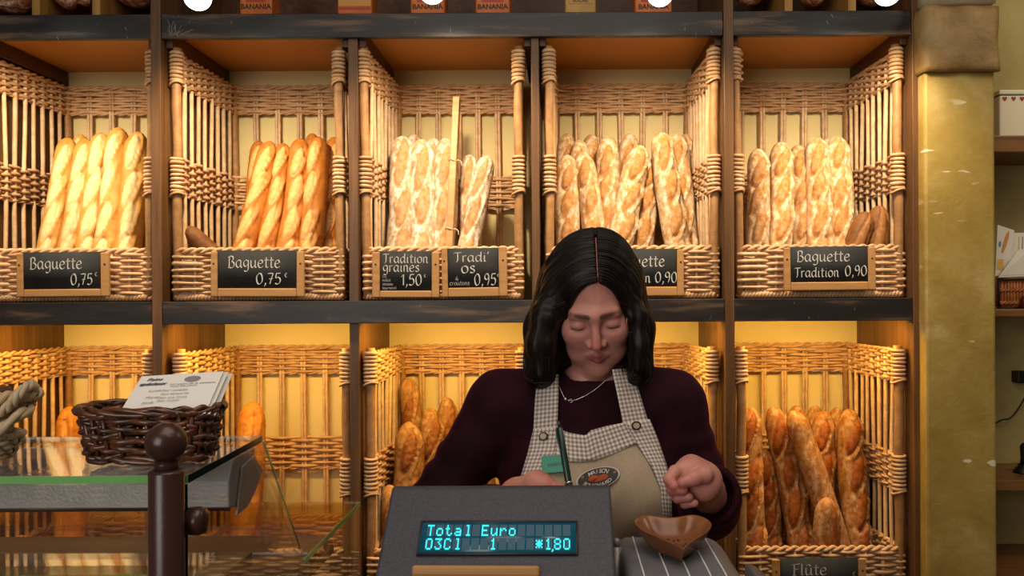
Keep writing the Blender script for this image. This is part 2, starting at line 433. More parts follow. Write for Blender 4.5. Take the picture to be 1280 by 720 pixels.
# ---------------------------------------------------------------- the bread shelving (one piece of joinery)
unit = thing('bread_shelving', (xat(550), YF, 0), 'dark stained wooden wall shelving holding all the wicker baguette baskets', 'shelving')
U = {'l': (-49, -36), '1': (190.5, 203), '2': (435, 447), '3': (665, 675), '4': (906, 918), 'r': (1141, 1151)}
ztop = 2.85; Z_UP = zat(374.5); Z_TB = zat(15)         # tops of the middle and top boards
Z_UB, Z_TBb = zat(403), zat(45.5)
for k, (a, c) in U.items():
    b = MB(); full = k in 'l14r'
    y0 = YF-.004 if full else YF+.016
    if full: b.box((xat(a), y0, 0), (xat(c), YB, ztop))
    else: b.box((xat(a), y0, 0), (xat(c), YB, Z_TB-.02))
    b.build('upright', 'upright', unit, bevel=.002)
x_l, x_1a, x_1b, x_4a, x_4b, x_r = xat(-36), xat(190.5), xat(203), xat(906), xat(918), xat(1141)
segs = [(x_l, x_1a), (x_1b, x_4a), (x_4b, x_r)]
bays = [(xat(-36), xat(190.5)), (xat(203), xat(435)), (xat(447), xat(665)), (xat(675), xat(906)), (xat(918), xat(1141))]
for (a, c) in segs:
    b = MB(); b.box((a+.001, YF, Z_TBb), (c-.001, YF+.022, Z_TB)); b.build('top_beam', 'fascia', unit, bevel=.002)
    b = MB(); b.box((a+.001, YF-.002, Z_UB), (c-.001, YF+.022, Z_UP)); b.build('middle_beam', 'fascia', unit, bevel=.002)
    b = MB(); b.box((a+.001, YF, .44), (c-.001, YF+.022, .56)); b.build('bottom_beam', 'fascia', unit, bevel=.002)
    b = MB(); b.box((a, YF+.022, Z_TB-.045), (c, YB, Z_TB-.001)); b.build('top_board', 'ply', unit, smooth=False)
    b = MB(); b.box((a, YF+.022, Z_UP-.03), (c, YB, Z_UP-.001)); b.build('middle_board', 'upright', unit, smooth=False)
Z_LO = zat(757)
for (a, c) in segs:
    b = MB(); b.box((a, YF+.022, Z_LO-.03), (c, YB, Z_LO-.001)); b.build('bottom_board', 'upright', unit, smooth=False)
for (a, c) in bays:                       # cleats under the top boards
    for x0, x1 in ((a+.0015, a+.022), (c-.022, c-.0015)):
        b = MB(); b.box((x0, YF+.03, Z_TB-.045-.052), (x1, YB-.004, Z_TB-.046)); b.build('cleat', 'cleat', unit, bevel=.002)
for px in (41.5, 117.5, 990, 1070):       # small cubby dividers above the top beam
    b = MB(); b.box((xat(px-5), YF+.02, Z_TB), (xat(px+5), YB, ztop)); b.build('cubby_divider', 'divider', unit, bevel=.002)
for (a, c) in segs:
    b = MB(); b.box((a, YB-.012, Z_TB), (c, YB-.002, ztop)); b.build('top_back_panel', 'cleat', unit, smooth=False)
b = MB(); b.box((x_l, YF, ztop), (xat(1151), YB, ztop+.02)); b.build('top_panel', 'upright', unit, smooth=False)
# scratches scrawled on the left end of the long top beam
b = MB(); r = random.Random(4)
for i in range(16):
    x0 = xat(212+r.random()*22); z0 = zat(44 - r.random()*3)
    x1 = x0 + (r.random()-.35)*.06; z1 = zat(22+r.random()*16)
    b.tube(crom([(x0, YF-.0004, z0), ((x0+x1)/2+.008*(r.random()-.5), YF-.0004, (z0+z1)/2), (x1, YF-.0004, z1)], 5), .0006, 4)
for px, py in ((73, 43), (158, 31), (160, 42), (520, 26), (722, 15.5), (1035, 28), (1041, 20), (941, 28), (890, 39)):
    b.tube([(xat(px), YF-.0004, zat(py)), (xat(px+2), YF-.0004, zat(py+4))], .0011, 4)
tag(b.build('scratches', 'scratch', unit), kind='stuff')

# strip lights under the middle boards: they light the lower baskets
MAT['tube'] = m_emit('warm_tube', (1.0, .72, .3, 1), 6)
MAT['white_plastic'] = m_plain('white_plastic', '#d9d4c8', .4)
for i, (a, c) in enumerate(bays):
    nm = ['leftmost lower bay', 'second lower bay from left', 'third lower bay', 'fourth lower bay', 'rightmost lower bay'][i]
    yl = YF+.05; zl = Z_UP-.03
    t = thing('strip_light', ((a+c)/2, yl, zl-.03), 'slim warm strip light tucked under the board in the '+nm, 'light', 'strip lights under the middle boards')
    m = MB(); m.box((a+.04, yl-.012, zl-.012), (c-.04, yl+.012, zl-.0005)); m.build('housing', 'white_plastic', t, bevel=.002)
    m = MB(); m.tube([(a+.05, yl, zl-.018), (c-.05, yl, zl-.018)], .007, 10); m.build('tube', 'tube', t)
    d = bpy.data.lights.new('strip_light_glow', 'AREA'); d.shape = 'RECTANGLE'; d.size = (c-a)-.12; d.size_y = .03
    d.energy = STRIP_W; d.color = STRIP_COL
    o = bpy.data.objects.new('strip_light_glow', d); C.objects.link(o); o.location = ((a+c)/2, yl+.01, zl-.03)
    o.rotation_euler = (math.radians(22), 0, 0)

# hanging bulbs in front of the top beam
MAT['bulb'] = m_emit('bulb_glow', (.86, 1.0, .93, 1), 9)
for i, (px, py) in enumerate(PEND):
    c = P(px, py, PEND_Y)
    lab = ['above the second basket from the left', 'above the basket split by a wooden slat', 'above the floury tradition loaves right of the woman', 'at the far right beside the pilaster', 'unseen left of the frame, added to light the first basket'][i]
    t = thing('hanging_lamp', (c.x, c.y, c.z-.037), 'glowing white bulb lamp hanging '+lab, 'lamp', 'bulbs hanging before the top beam')
    m = MB(); R = .0365
    prof = [(.001, -R)] + [(R*math.sin(a), -R*math.cos(a)) for a in np.linspace(.15, 2.3, 14)] + [(.016, .034), (.014, .05)]
    m.lathe(prof, tuple(c), 28); m.build('bulb', 'bulb', t)
    m = MB(); m.lathe([(.012, .048), (.018, .05), (.02, .06), (.02, .10), (.012, .112), (.004, .116)], tuple(c), 20)
    so = m.build('socket', 'brown_metal', t)
    m = MB(); m.tube([(c.x, c.y, c.z+.115), (c.x, c.y, 3.05)], .003, 6); m.build('cord', 'slate', t)
    d = bpy.data.lights.new('bulb_light', 'SPOT'); d.energy = BULB_W; d.color = BULB_COL
    d.spot_size = math.radians(116); d.spot_blend = 1.0; d.shadow_soft_size = .035
    o = bpy.data.objects.new('bulb_light', d); C.objects.link(o); o.location = (c.x, c.y+.05, c.z-.03)
    o.rotation_euler = (Vector((c.x, 2.88, 1.52)) - o.location).to_track_quat('-Z', 'Y').to_euler()

# ---------------------------------------------------------------- wicker baskets
def loop_path(x0, x1, y0, y1, step, rc=.02, openfront=False):
    """points around a rounded rectangle, starting front-left going back, right, front"""
    if openfront: cs = [(x0,y0),(x0,y1),(x1,y1),(x1,y0)]
    pts = []
    def seg(a, b_):
        L = math.dist(a, b_); n = max(1, round(L/step))
        return [(a[0]+(b_[0]-a[0])*i/n, a[1]+(b_[1]-a[1])*i/n) for i in range(n)]
    if openfront:
        for a, b_ in zip(cs[:-1], cs[1:]): pts += seg(a, b_)
        pts.append(cs[-1]); return pts
    cs = [(x0,y0),(x0,y1),(x1,y1),(x1,y0),(x0,y0)]
    for a, b_ in zip(cs[:-1], cs[1:]): pts += seg(a, b_)
    return pts
def weave(mb, stakes, z0, z1, rows, amp, rw, closed, rg, flat=1.25):
    """rows of weavers passing alternately before and behind the stakes"""
    S = np.array(stakes, float); n = len(S)
    if closed:
        nx, pv = np.roll(S, -1, 0), np.roll(S, 1, 0)
    else:
        nx = np.vstack([S[1:], S[-1:]]); pv = np.vstack([S[:1], S[:-1]])
    t = nx - pv; t /= (np.linalg.norm(t, axis=1, keepdims=True)+1e-9)
    nrm = np.stack([-t[:,1], t[:,0]], 1)
    for k in range(rows):
        z = z0 + (z1-z0)*(k+.5)/rows
        P3 = []
        for i in range(n):
            sg = 1 if (i+k) % 2 else -1
            q = S[i] + nrm[i]*sg*amp*(.85+.3*rg.random())
            P3.append((q[0], q[1], z + (rg.random()-.5)*(z1-z0)/rows*.35))
        if closed and n % 2 == 1: pass
        pts = crom(P3, 3, closed)
        mb.tube(pts, rw*(.88+.24*rg.random()), 6, not closed, flat)
def rope(mb, pts, r, pitch, closed=False, strands=2, rr=None):
    p = np.array([tuple(q) for q in pts], float)
    d = np.r_[0, np.cumsum(np.linalg.norm(np.diff(p, axis=0), axis=1))]
    n = max(8, int(d[-1]/pitch*8)); s = np.linspace(0, d[-1], n)
    q = np.stack([np.interp(s, d, p[:,i]) for i in range(3)], 1)
    t = np.gradient(q, axis=0); t /= np.linalg.norm(t, axis=1, keepdims=True)
    up = np.array([0,0,1.]); sd = np.cross(t, up); nn = np.linalg.norm(sd, axis=1, keepdims=True); sd = np.where(nn > .2, sd/np.maximum(nn,1e-6), np.array([1.,0,0]))
    uu = np.cross(sd, t)
    for k in range(strands):
        a = 2*np.pi*s/pitch + 2*np.pi*k/strands
        mb.tube(q + r*(np.cos(a)[:,None]*sd + np.sin(a)[:,None]*uu), rr or r*1.05, 6)
def coil(mb, c, ax, R, rw, turns, rg):
    """turns of cane bound round a post"""
    for k in range(turns):
        h = (k+.5)/turns
        q = np.array(c) + np.array(ax)*h
        tilt = (rg.random()-.5)*.5; rot = rg.random()*6
        pts = [(q[0]+R*math.cos(a), q[1]+R*math.sin(a), q[2]+tilt*R*math.cos(a+rot)*.4) for a in np.linspace(0, 2*math.pi, 15)]
        mb.tube(pts, rw*(.9+.2*rg.random()), 6)
def basket(pl, pr, z0, label, seed, height=.785, depth=.43, taper=.02, lean=(0,0)):
    rg = random.Random(seed); yf = YF+.035
    x0, x1 = xat(pl, yf)+.014, xat(pr, yf)-.014; y0, y1 = yf+.012, yf+depth
    t = thing('wicker_basket', ((x0+x1)/2, (y0+y1)/2, z0), label, 'basket', 'tall wicker baguette baskets')
    zt = z0 + height; H = height
    zp = z0 + .162                                    # top of the low front wall
    zm0, zm1 = z0 + .34, z0 + .455                    # middle band
    zb0 = zt - .098                                   # top band
    xb0, xb1 = x0+taper, x1-taper
    # posts
    posts = [((x0,y0), lean[0], 1), ((x1,y0), lean[1], 1), ((xb0,y1), 0, 0), ((xb1,y1), 0, 0)]
    for (px, py), ln, front in posts:
        m = MB(); n = 14; r0 = .0148 if front else .0125
        w_ = [(px + ln*k/(n-1) + .0015*math.sin(k*1.1+seed), py + .0012*math.cos(k*.9), z0+.006+(zt+ (.006 if front else -.02) -z0)*k/(n-1)) for k in range(n)]
        m.tube(w_, [r0*(1+.04*math.sin(k*2.1+seed)) for k in range(n)], 12)
        po = m.build('post', 'post', t)
        if front:
            for zc, hh, nt in ((zt-.096, .098, 8), (zm0, zm1-zm0, 9)):
                f = (zc+hh/2-z0)/H
                m = MB(); coil(m, (px+ln*f, py, zc), (0,0,hh), r0+.0032, .0056, nt, rg)
                m.tube([(px+ln*f + (r0+.006)*math.cos(a), py+(r0+.006)*math.sin(a), zc-.004+.006*math.sin(a*1.5)) for a in np.linspace(0, 6.3, 15)], .0042, 6)
                m.build('binding', 'wicker', po)
    # sticks along the sides and the back
    spots = []
    ns = 8
    for k in range(1, ns+1):
        f = k/(ns+1)
        spots.append((x0+(xb0-x0)*f, y0+(y1-y0)*f, 0)); spots.append((x1+(xb1-x1)*f, y0+(y1-y0)*f, 0))
    nb = max(5, round((xb1-xb0)/.074)-1)
    for k in range(1, nb+1): spots.append((xb0+(xb1-xb0)*k/(nb+1), y1, 1))
    for (sx, sy, back) in spots:
        m = MB(); w1 = (rg.random()-.5)*.012; ph = rg.random()*6
        for dx in ((-.0052, .0052) if back else (0,)):
            n = 9; r = .0052 if back else .0066+.0012*rg.random()
            m.tube([(sx+dx+w1*math.sin(ph+k*.7)*.5, sy+(0 if back else .4*w1*math.sin(k*.6)), z0+.02+(zt-.02-z0-.02)*k/(n-1)) for k in range(n)], r, 7)
        m.build('stick', 'cane', t)
    # bands
    def U(step): return [(x0,y0)] + [(x0+(xb0-x0)*k/9, y0+(y1-y0)*k/9) for k in range(1,9)] + [(xb0,y1)] + \
        [(xb0+(xb1-xb0)*k/(nb+1), y1) for k in range(1,nb+1)] + [(xb1,y1)] + [(x1+(xb1-x1)*k/9, y0+(y1-y0)*k/9) for k in range(8,0,-1)] + [(x1,y0)]
    path = U(0)
    m = MB(); weave(m, path, zb0, zt-.008, 9, .0085, .0046, False, rg)
    rope(m, [(x,y,zt-.006) for x,y in path], .0045, .075); rope(m, [(x,y,zb0-.003) for x,y in path], .0032, .07)
    m.build('top_band', 'wicker', t)
    m = MB(); weave(m, path, zm0, zm1, 10, .0085, .0046, False, rg)
    rope(m, [(x,y,zm0-.003) for x,y in path], .0032, .07); m.build('middle_band', 'wicker', t)
    # low wall all round
    nf = max(6, round((x1-x0)/.062)); nf += (nf + len(path) - 1) % 2 == 0
    ring = path + [(x1+(x0-x1)*k/nf, y0-.006) for k in range(1, nf)]
    ring[0] = (x0-.004, y0-.004); ring[len(path)-1] = (x1+.004, y0-.004)
    m = MB(); weave(m, ring, z0+.022, zp-.008, 13, .0088, .0058, True, rg, 1.2)
    # backing rods inside the weave
    m2 = MB()
    for (x,y) in ring: m2.tube([(x,y,z0+.006),(x,y,zp-.006)], .006, 6)
    m2.build('wall_rods', 'cane', t)
    m.build('low_wall', 'wicker', t)
    m = MB(); rope(m, [(x,y,zp-.003) for x,y in ring]+[(ring[0][0],ring[0][1],zp-.003)], .006, .06)
    m.build('front_rim', 'wicker', t)
    m = MB(); rope(m, [(x,y,z0+.0135) for x,y in ring]+[(ring[0][0],ring[0][1],z0+.0135)], .0062, .022, strands=2)
    m.build('foot_braid', 'wicker', t)
    m = MB(); m.box((x0, y0, z0+.02), (x1, y1, z0+.028)); m.build('base', 'cane', t)
    return dict(x0=x0, x1=x1, y0=y0, y1=y1, z0=z0+.028, zp=zp, root=t)
UPB = [(-28, 190), (215, 431), (453, 655), (682, 900), (921, 1132)]
UPL = ['upper left wicker basket with the Baguette 0,75 slate nearest the frame edge',
       'upper wicker basket second from the left holding browned baguettes and one lying stub',
       'upper wicker basket with two slates and a wooden slat dividing it',
       'upper wicker basket crowded with floury loaves above the woman\'s head',
       'upper right wicker basket beside the pilaster with two dark stubs']
LOB = [(-28, 190), (217, 437), (456, 658), (680, 896), (921, 1130)]
LOL = ['lower left wicker basket behind the dark card basket, two loaf tops showing',
       'lower wicker basket second from the left with one orange loaf, nearly empty',
       'lower wicker basket left of the woman with rough crusty loaves',
       'lower wicker basket mostly hidden behind the woman\'s shoulder',
       'lower right wicker basket packed with dark crusted flutes']
UB = [basket(a, c, Z_UP, l, 11+i, taper=.022, lean=((.012,.016),(.0,-.004),(-.010,.0),(0,.0),(-.018,-.008))[i]) for i, ((a,c), l) in enumerate(zip(UPB, UPL))]
LB = [basket(a, c, Z_LO, l, 31+i, taper=.022) for i, ((a,c), l) in enumerate(zip(LOB, LOL))]
# ---------------------------------------------------------------- bread
def m_bread(name, crust, crust2, score, score2, flour=None, rough=.6, fl=(.5,.66)):
    t = NT(name); t.set(rough, 0, .3); co = t.coord()
    oi = t.node('ShaderNodeObjectInfo')
    f = t.noise(co, 26, 5, .6); g = t.noise(co, 70, 4, .65)
    c = t.ramp(f, [(.34, lin(crust)), (.66, lin(crust2))])
    s = t.ramp(g, [(.36, lin(score)), (.64, lin(score2))])
    at = t.node('ShaderNodeAttribute', attribute_name='score')
    col = t.mix(t.math('ADD', at.outputs['Fac'], t.math('MULTIPLY', t.math('SUBTRACT', g, .5), .5), True), c, s)
    if flour:
        fm = t.noise(t.coord('Object', (1,1,.6)), 55, 5, .7)
        rim = t.node('ShaderNodeAttribute', attribute_name='flour')
        k = t.math('MULTIPLY', t.ramp(fm, [(fl[0], (0,0,0,1)), (fl[1], (1,1,1,1))]), rim.outputs['Fac'])
        col = t.mix(k, col, lin(flour))
    hs = t.node('ShaderNodeHueSaturation'); t.link(col, hs.inputs['Color'])
    t.link(t.math('ADD', t.math('MULTIPLY', oi.outputs['Random'], .22), .88), hs.inputs['Value'])
    t.base(hs.outputs[0]); t.bump(t.noise(co, 120, 5, .7), .45, .003); return t.m
MAT['golden'] = m_bread('golden_crust', '#bd8338', '#d49c4c', '#ecd3a0', '#e0b876', None, .5)
MAT['brown'] = m_bread('browned_crust', '#a4601f', '#c07a30', '#e2b676', '#cf9650', None, .5)
MAT['trad'] = m_bread('floury_crust', '#b07c44', '#cba068', '#a0622a', '#c48c48', '#e4d6bc', .75, (.45,.62))
MAT['seed'] = m_bread('seeded_crust', '#b08050', '#d6b488', '#a86f38', '#cb9658', '#efe5d2', .8, (.41,.58))
MAT['flute'] = m_bread('dark_flute_crust', '#8f561f', '#b57a3a', '#7c3a0a', '#aa5c16', '#cfae88', .5, (.46,.66))
MAT['rustic'] = m_bread('rustic_crust', '#8a5a2a', '#b0793a', '#6e380e', '#a86524', '#c8a674', .65, (.46,.68))
MAT['stub'] = m_bread('dark_brown_crust', '#6f421c', '#8d5a2a', '#a2703c', '#8a5526', None, .55)
MAT['country'] = m_bread('dark_country_crust', '#7a3a1c', '#a0542a', '#a8562a', '#86421c', '#d2b294', .6, (.46,.62))
MAT['orange'] = m_bread('orange_crust', '#a8651f', '#c27d2e', '#cf9140', '#b9762a', None, .5)
def loaf(a, c, R, mat, label, cat='baguette', group=None, seed=0, scores=4, bend=.0, diag=.38, name='baguette', wide=1.0, amp=1.0):
    """a loaf between two world points; slashes along the side that faces the shop"""
    rg = random.Random(seed*7+3); a = np.array(tuple(a), float); c = np.array(tuple(c), float)
    L = np.linalg.norm(c-a); t = (c-a)/L
    fr = np.array([0,-1.,0.]); fr -= t*fr.dot(t); fr /= np.linalg.norm(fr)
    sd = np.cross(t, fr)
    ro = (rg.random()-.5)*.7; fr, sd = fr*math.cos(ro)+sd*math.sin(ro), sd*math.cos(ro)-fr*math.sin(ro)
    nu = int(max(60, min(210, L/.0029))); nv = 44
    s = np.linspace(0, 1, nu)
    # denser rings near the tips
    s = .5 - .5*np.sign(np.cos(np.pi*s))*np.abs(np.cos(np.pi*s))**.72
    x = np.abs(2*s-1)
    el = min(.9, 2*R*1.7/L); end = np.clip((x-(1-el))/el, 0, 1)
    prof = np.clip(1-end**2.2, 0, 1)**.52*(1-.12*x**2)
    prof[0] = prof[-1] = .02
    th = np.linspace(0, 2*np.pi, nv, endpoint=False); th = (th+np.pi) % (2*np.pi) - np.pi
    S, TH = np.meshgrid(s, th, indexing='ij')
    RR = R*prof[:,None]*(1+.02*np.sin(S*19+seed)+.02*np.sin(TH*3+S*9+seed*2))
    mask = np.zeros_like(S); disp = np.zeros_like(S); lip = np.zeros_like(S)
    if scores:
        ln = L*.86/scores*.80; wd = R*.52
        for k in range(scores):
            sk = .07+.86*(k+.5)/scores + (rg.random()-.5)*.05; ln = L*.86/scores*(.68+.26*rg.random()); dg = diag*(.7+.6*rg.random())
            u = (S-sk)*L; v = TH*R + (rg.random()-.5)*R*.3
            ca, sa = math.cos(dg), math.sin(dg)
            p, q = u*ca+v*sa, -u*sa+v*ca
            e = (p/ln)**2*1.0*2.0 + (q/wd)**2
            mk = np.clip((1.08-e)/.16, 0, 1)
            mask = np.maximum(mask, mk)
            disp += np.where(e < 1, .13*R*(1-e), 0) - .25*R*np.exp(-((np.sqrt(e)-1.0)/.13)**2)*(.35+.65*(q>0))
            lp = .27*R*np.exp(-((q-wd*1.12)/(R*.10))**2)*np.clip(1.25-(p/ln)**2*2, 0, 1)
            disp += lp; lip = np.maximum(lip, lp/(.27*R))
    nz = .012*R*np.sin(S*L*300+seed)*np.cos(TH*5+seed)
    RR = RR + (disp*amp+nz)*np.sqrt(np.clip(prof, 0, 1))[:,None]
    bd = bend*np.sin(S*np.pi)
    X = RR*np.cos(TH); Y = RR*np.sin(TH)*wide
    V = a + (S*L)[...,None]*t + (X)[...,None]*fr + (Y+bd)[...,None]*sd
    m = MB()
    f = [(i*nv+j, i*nv+(j+1)%nv, (i+1)*nv+(j+1)%nv, (i+1)*nv+j) for i in range(nu-1) for j in range(nv)]
    f.append(tuple(range(nv))[::-1]); f.append(tuple((nu-1)*nv+j for j in range(nv)))
    m.add(V.reshape(-1,3), f)
    m.att['score'] = mask.ravel(); m.att['flour'] = np.clip(.80-.62*mask+.6*lip, 0, 1).ravel()
    o = m.build(name, mat, origin=tuple((a+c)/2), fix=False)
    return tag(o, label, cat, group)
def stand(tip, rim, Yt, Yr, B, R, mat, label, **kw):
    R *= {'trad': 1.26, 'seed': 1.24, 'flute': 1.2}.get(mat, 1.15)
    # loaf standing in basket B: passes the pixel `rim` at the basket's front rim, top end at pixel `tip`
    T, Q = P(*tip, Yt), P(*rim, Yr)
    d = Q-T; k = (B['z0']+R*.35 - T.z)/d.z
    bot = T + d*k
    bot.y = min(max(bot.y, B['y0']+R+.012), B['y1']-R-.015)
    bot.x = min(max(bot.x, B['x0']+R*1.05+.010), B['x1']-R*1.05-.010); T.x = min(max(T.x, B['x0']+R*.9+.006), B['x1']-R*.9-.006)
    T.y = min(T.y, B['y1']-R*.9-.012)
    return loaf(bot, T, R, mat, label, **kw)
ORD = ['first', 'second', 'third', 'fourth', 'fifth', 'sixth', 'seventh', 'eighth']
# --- upper basket 1
B = UB[0]; g = 'golden baguettes in the upper left basket'
for i, (tip, rim, Yt, Yr, R, lab) in enumerate([
    ((86,173), (61,306), 2.90, 2.76, .033, 'golden baguette standing first from the left in the upper left basket'),
    ((108,174), (85,306), 2.88, 2.75, .033, 'golden baguette second from the left in the upper left basket'),
    ((127,167), (108,306), 2.885, 2.745, .035, 'golden baguette third from the left in the upper left basket, pale slashes'),
    ((149,160), (131,306), 2.87, 2.74, .036, 'tallest golden baguette in the upper left basket, fourth from the left'),
    ((173,165), (158,306), 2.86, 2.74, .037, 'golden baguette against the right post of the upper left basket'),
    ((101,168), (97,306), 2.985, 2.95, .031, 'golden baguette peeping out behind the others in the upper left basket')]):
    stand(tip, rim, Yt, Yr, B, R, 'golden', lab, group=g, seed=i+1, scores=4, bend=.012*(1 if i%2 else .6), diag=.24, amp=.75)
# --- upper basket 2
B = UB[1]; g = 'browned baguettes in the second upper basket'
for i, (tip, rim, Yt, Yr, R, lab) in enumerate([
    ((338,177), (303,309), 2.88, 2.74, .032, 'brown baguette leaning right, front left of the second upper basket'),
    ((324,176), (308,309), 2.985, 2.93, .030, 'brown baguette half hidden behind the leftmost one in the second upper basket'),
    ((355,180), (332,309), 2.90, 2.76, .030, 'slim brown baguette in the middle of the second upper basket'),
    ((376,174), (357,309), 2.885, 2.75, .034, 'brown baguette right of the slim middle one in the second upper basket'),
    ((399,172), (386,309), 2.87, 2.75, .034, 'brown baguette with pale slashes beside the right post, second upper basket'),
    ((391,167), (378,309), 2.99, 2.95, .031, 'tall brown baguette peeping over the back row in the second upper basket'),
    ((418,172), (409,309), 2.94, 2.82, .032, 'brown baguette behind the right post of the second upper basket')]):
    stand(tip, rim, Yt, Yr, B, R, 'brown', lab, group=g, seed=i+11, scores=4, bend=.014*(1 if i%2 else .5), diag=.26, amp=.85)
loaf(P(231,284,2.70), P(300,350,2.76), .030, 'stub', 'dark brown bread stub lying slanted at the left of the second upper basket', 'bread', seed=19, scores=0, name='bread_stub')
# --- upper basket 3
B = UB[2]; g = 'seeded loaves in the divided upper basket'
for i, (tip, rim, Yt, Yr, R, lab) in enumerate([
    ((503,171), (499,306), 2.87, 2.75, .036, 'seeded floury loaf first from the left in the divided upper basket'),
    ((527,175), (526,306), 2.86, 2.75, .037, 'seeded floury loaf second from the left in the divided upper basket'),
    ((542,173), (540,306), 2.95, 2.86, .033, 'seeded loaf standing behind, between the second and third fronts in the divided basket'),
    ((558,173), (552,306), 2.87, 2.76, .034, 'bright floury loaf just left of the wooden slat in the divided basket'),
    ((516,168), (512,306), 2.99, 2.94, .033, 'seeded loaf peeping from the back left of the divided upper basket')]):
    stand(tip, rim, Yt, Yr, B, R, 'seed', lab, group=g, seed=i+21, scores=3, bend=.006, diag=.2, amp=.7)
stand((587,194), (590,306), 2.94, 2.82, B, .028, 'seed', 'short floury loaf right of the slat, crossing behind its neighbour', group=g, seed=27, scores=3, bend=-.004, diag=.2, amp=.7)
stand((609,195), (583,306), 2.84, 2.71, B, .028, 'seed', 'short floury loaf right of the slat leaning towards the right post', group=g, seed=28, scores=3, bend=.004, diag=.2, amp=.7)
# the wooden slat dividing it, tied with raffia
sx = P(571,122,2.82); sb = P(562,306,2.70)
t = thing('divider_slat', (sb.x, sb.y, B['z0']), 'upright pale wooden slat tied with raffia, dividing the basket with two slates', 'slat')
m = MB(); dz = (B['z0']-sb.z)/(sx.z-sb.z); fo = sb + (sx-sb)*dz
ax = (sx-fo).normalized(); sdv = Vector((1,0,0)); nrm = ax.cross(sdv)
m.obox((fo+sx)/2, sdv*.0115, Vector((0,1,0))*.02, (sx-fo)/2); m.build('slat', 'pine', t, bevel=.003)
for py in (203, 287):
    f = (py-122)/(306-122); c = sx + (sb-sx)*f; m = MB()
    pts = [(c.x+.015*math.cos(a), c.y+.0235*math.sin(a), c.z+.003*math.sin(a*2)) for a in np.linspace(0, 6.28, 20)]
    m.tube(pts, .0022, 6); m.tube(crom([(c.x+.0145, c.y-.02, c.z), (c.x+.028, c.y-.03, c.z-.008), (c.x+.03, c.y-.03, c.z-.022)], 5), .0018, 6)
    m.build('tie', 'tie', t)
# --- upper basket 4
B = UB[3]; g = 'floury tradition loaves in the crowded upper basket'
for i, (tip, rim, Yt, Yr, R, lab) in enumerate([
    ((709,194), (711,308), 2.80, 2.72, .032, 'short floury loaf at the front left of the crowded upper basket'),
    ((727,190), (741,308), 2.80, 2.72, .030, 'floury loaf curving right, second in the front row of the crowded basket'),
    ((760,170), (752,308), 2.89, 2.79, .033, 'broad floury loaf rising over the woman\'s parting in the crowded basket'),
    ((801,182), (775,308), 2.82, 2.73, .034, 'floury loaf leaning right in the middle of the crowded upper basket'),
    ((825,166), (848,308), 2.83, 2.73, .034, 'pale floury loaf leaning left against its neighbour in the crowded basket'),
    ((815,200), (803,308), 2.90, 2.80, .032, 'floury loaf tucked in the gap between the two leaning ones, crowded basket'),
    ((846,168), (866,308), 2.93, 2.83, .034, 'floury loaf at the right of the crowded basket, brown slashes in front'),
    ((866,168), (868,308), 2.985, 2.92, .030, 'floury loaf furthest right in the crowded upper basket'),
    ((709,167), (706,308), 2.985, 2.93, .031, 'brownish loaf at the back left corner of the crowded upper basket'),
    ((724,175), (728,308), 2.94, 2.88, .030, 'brownish loaf behind the two short front ones in the crowded basket'),
    ((739,168), (744,308), 2.985, 2.95, .031, 'white dusted loaf in the back row left of the broad one, crowded basket'),
    ((787,167), (786,308), 2.985, 2.94, .032, 'loaf in the back row behind the middle of the crowded upper basket')]):
    stand(tip, rim, Yt, Yr, B, R, 'trad', lab, group=g, seed=i+41, scores=4, bend=.01*(1 if i in (1,2) else -.3), diag=.34)
# --- upper basket 5
B = UB[4]; g = 'floury tradition loaves in the upper right basket'
for i, (tip, rim, Yt, Yr, R, lab) in enumerate([
    ((947,186), (945,306), 2.80, 2.73, .030, 'floury loaf standing apart at the left of the upper right basket'),
    ((976,178), (973,306), 2.85, 2.74, .033, 'floury loaf with long brown slashes, second from left in the upper right basket'),
    ((997,182), (1000,306), 2.90, 2.79, .030, 'slim floury loaf third from the left in the upper right basket'),
    ((1020,172), (1024,306), 2.86, 2.74, .034, 'floury loaf fourth from the left in the upper right basket'),
    ((1046,171), (1051,306), 2.86, 2.74, .033, 'floury loaf beside the two dark stubs in the upper right basket'),
    ((1033,173), (1036,306), 2.985, 2.95, .029, 'loaf just visible in the back row of the upper right basket')]):
    stand(tip, rim, Yt, Yr, B, R, 'trad', lab, group=g, seed=i+61, scores=4, bend=.006, diag=.36)
stand((1084,265), (1070,306), 2.71, 2.69, B, .031, 'stub', 'dark stub leaning right, left one of the two in the upper right basket', cat='bread', group='dark stubs in the upper right basket', seed=71, scores=1, diag=.1, name='bread_stub')
stand((1106,257), (1099,306), 2.72, 2.71, B, .030, 'stub', 'dark stub at the right post, taller of the two in the upper right basket', cat='bread', group='dark stubs in the upper right basket', seed=72, scores=1, diag=.1, name='bread_stub')
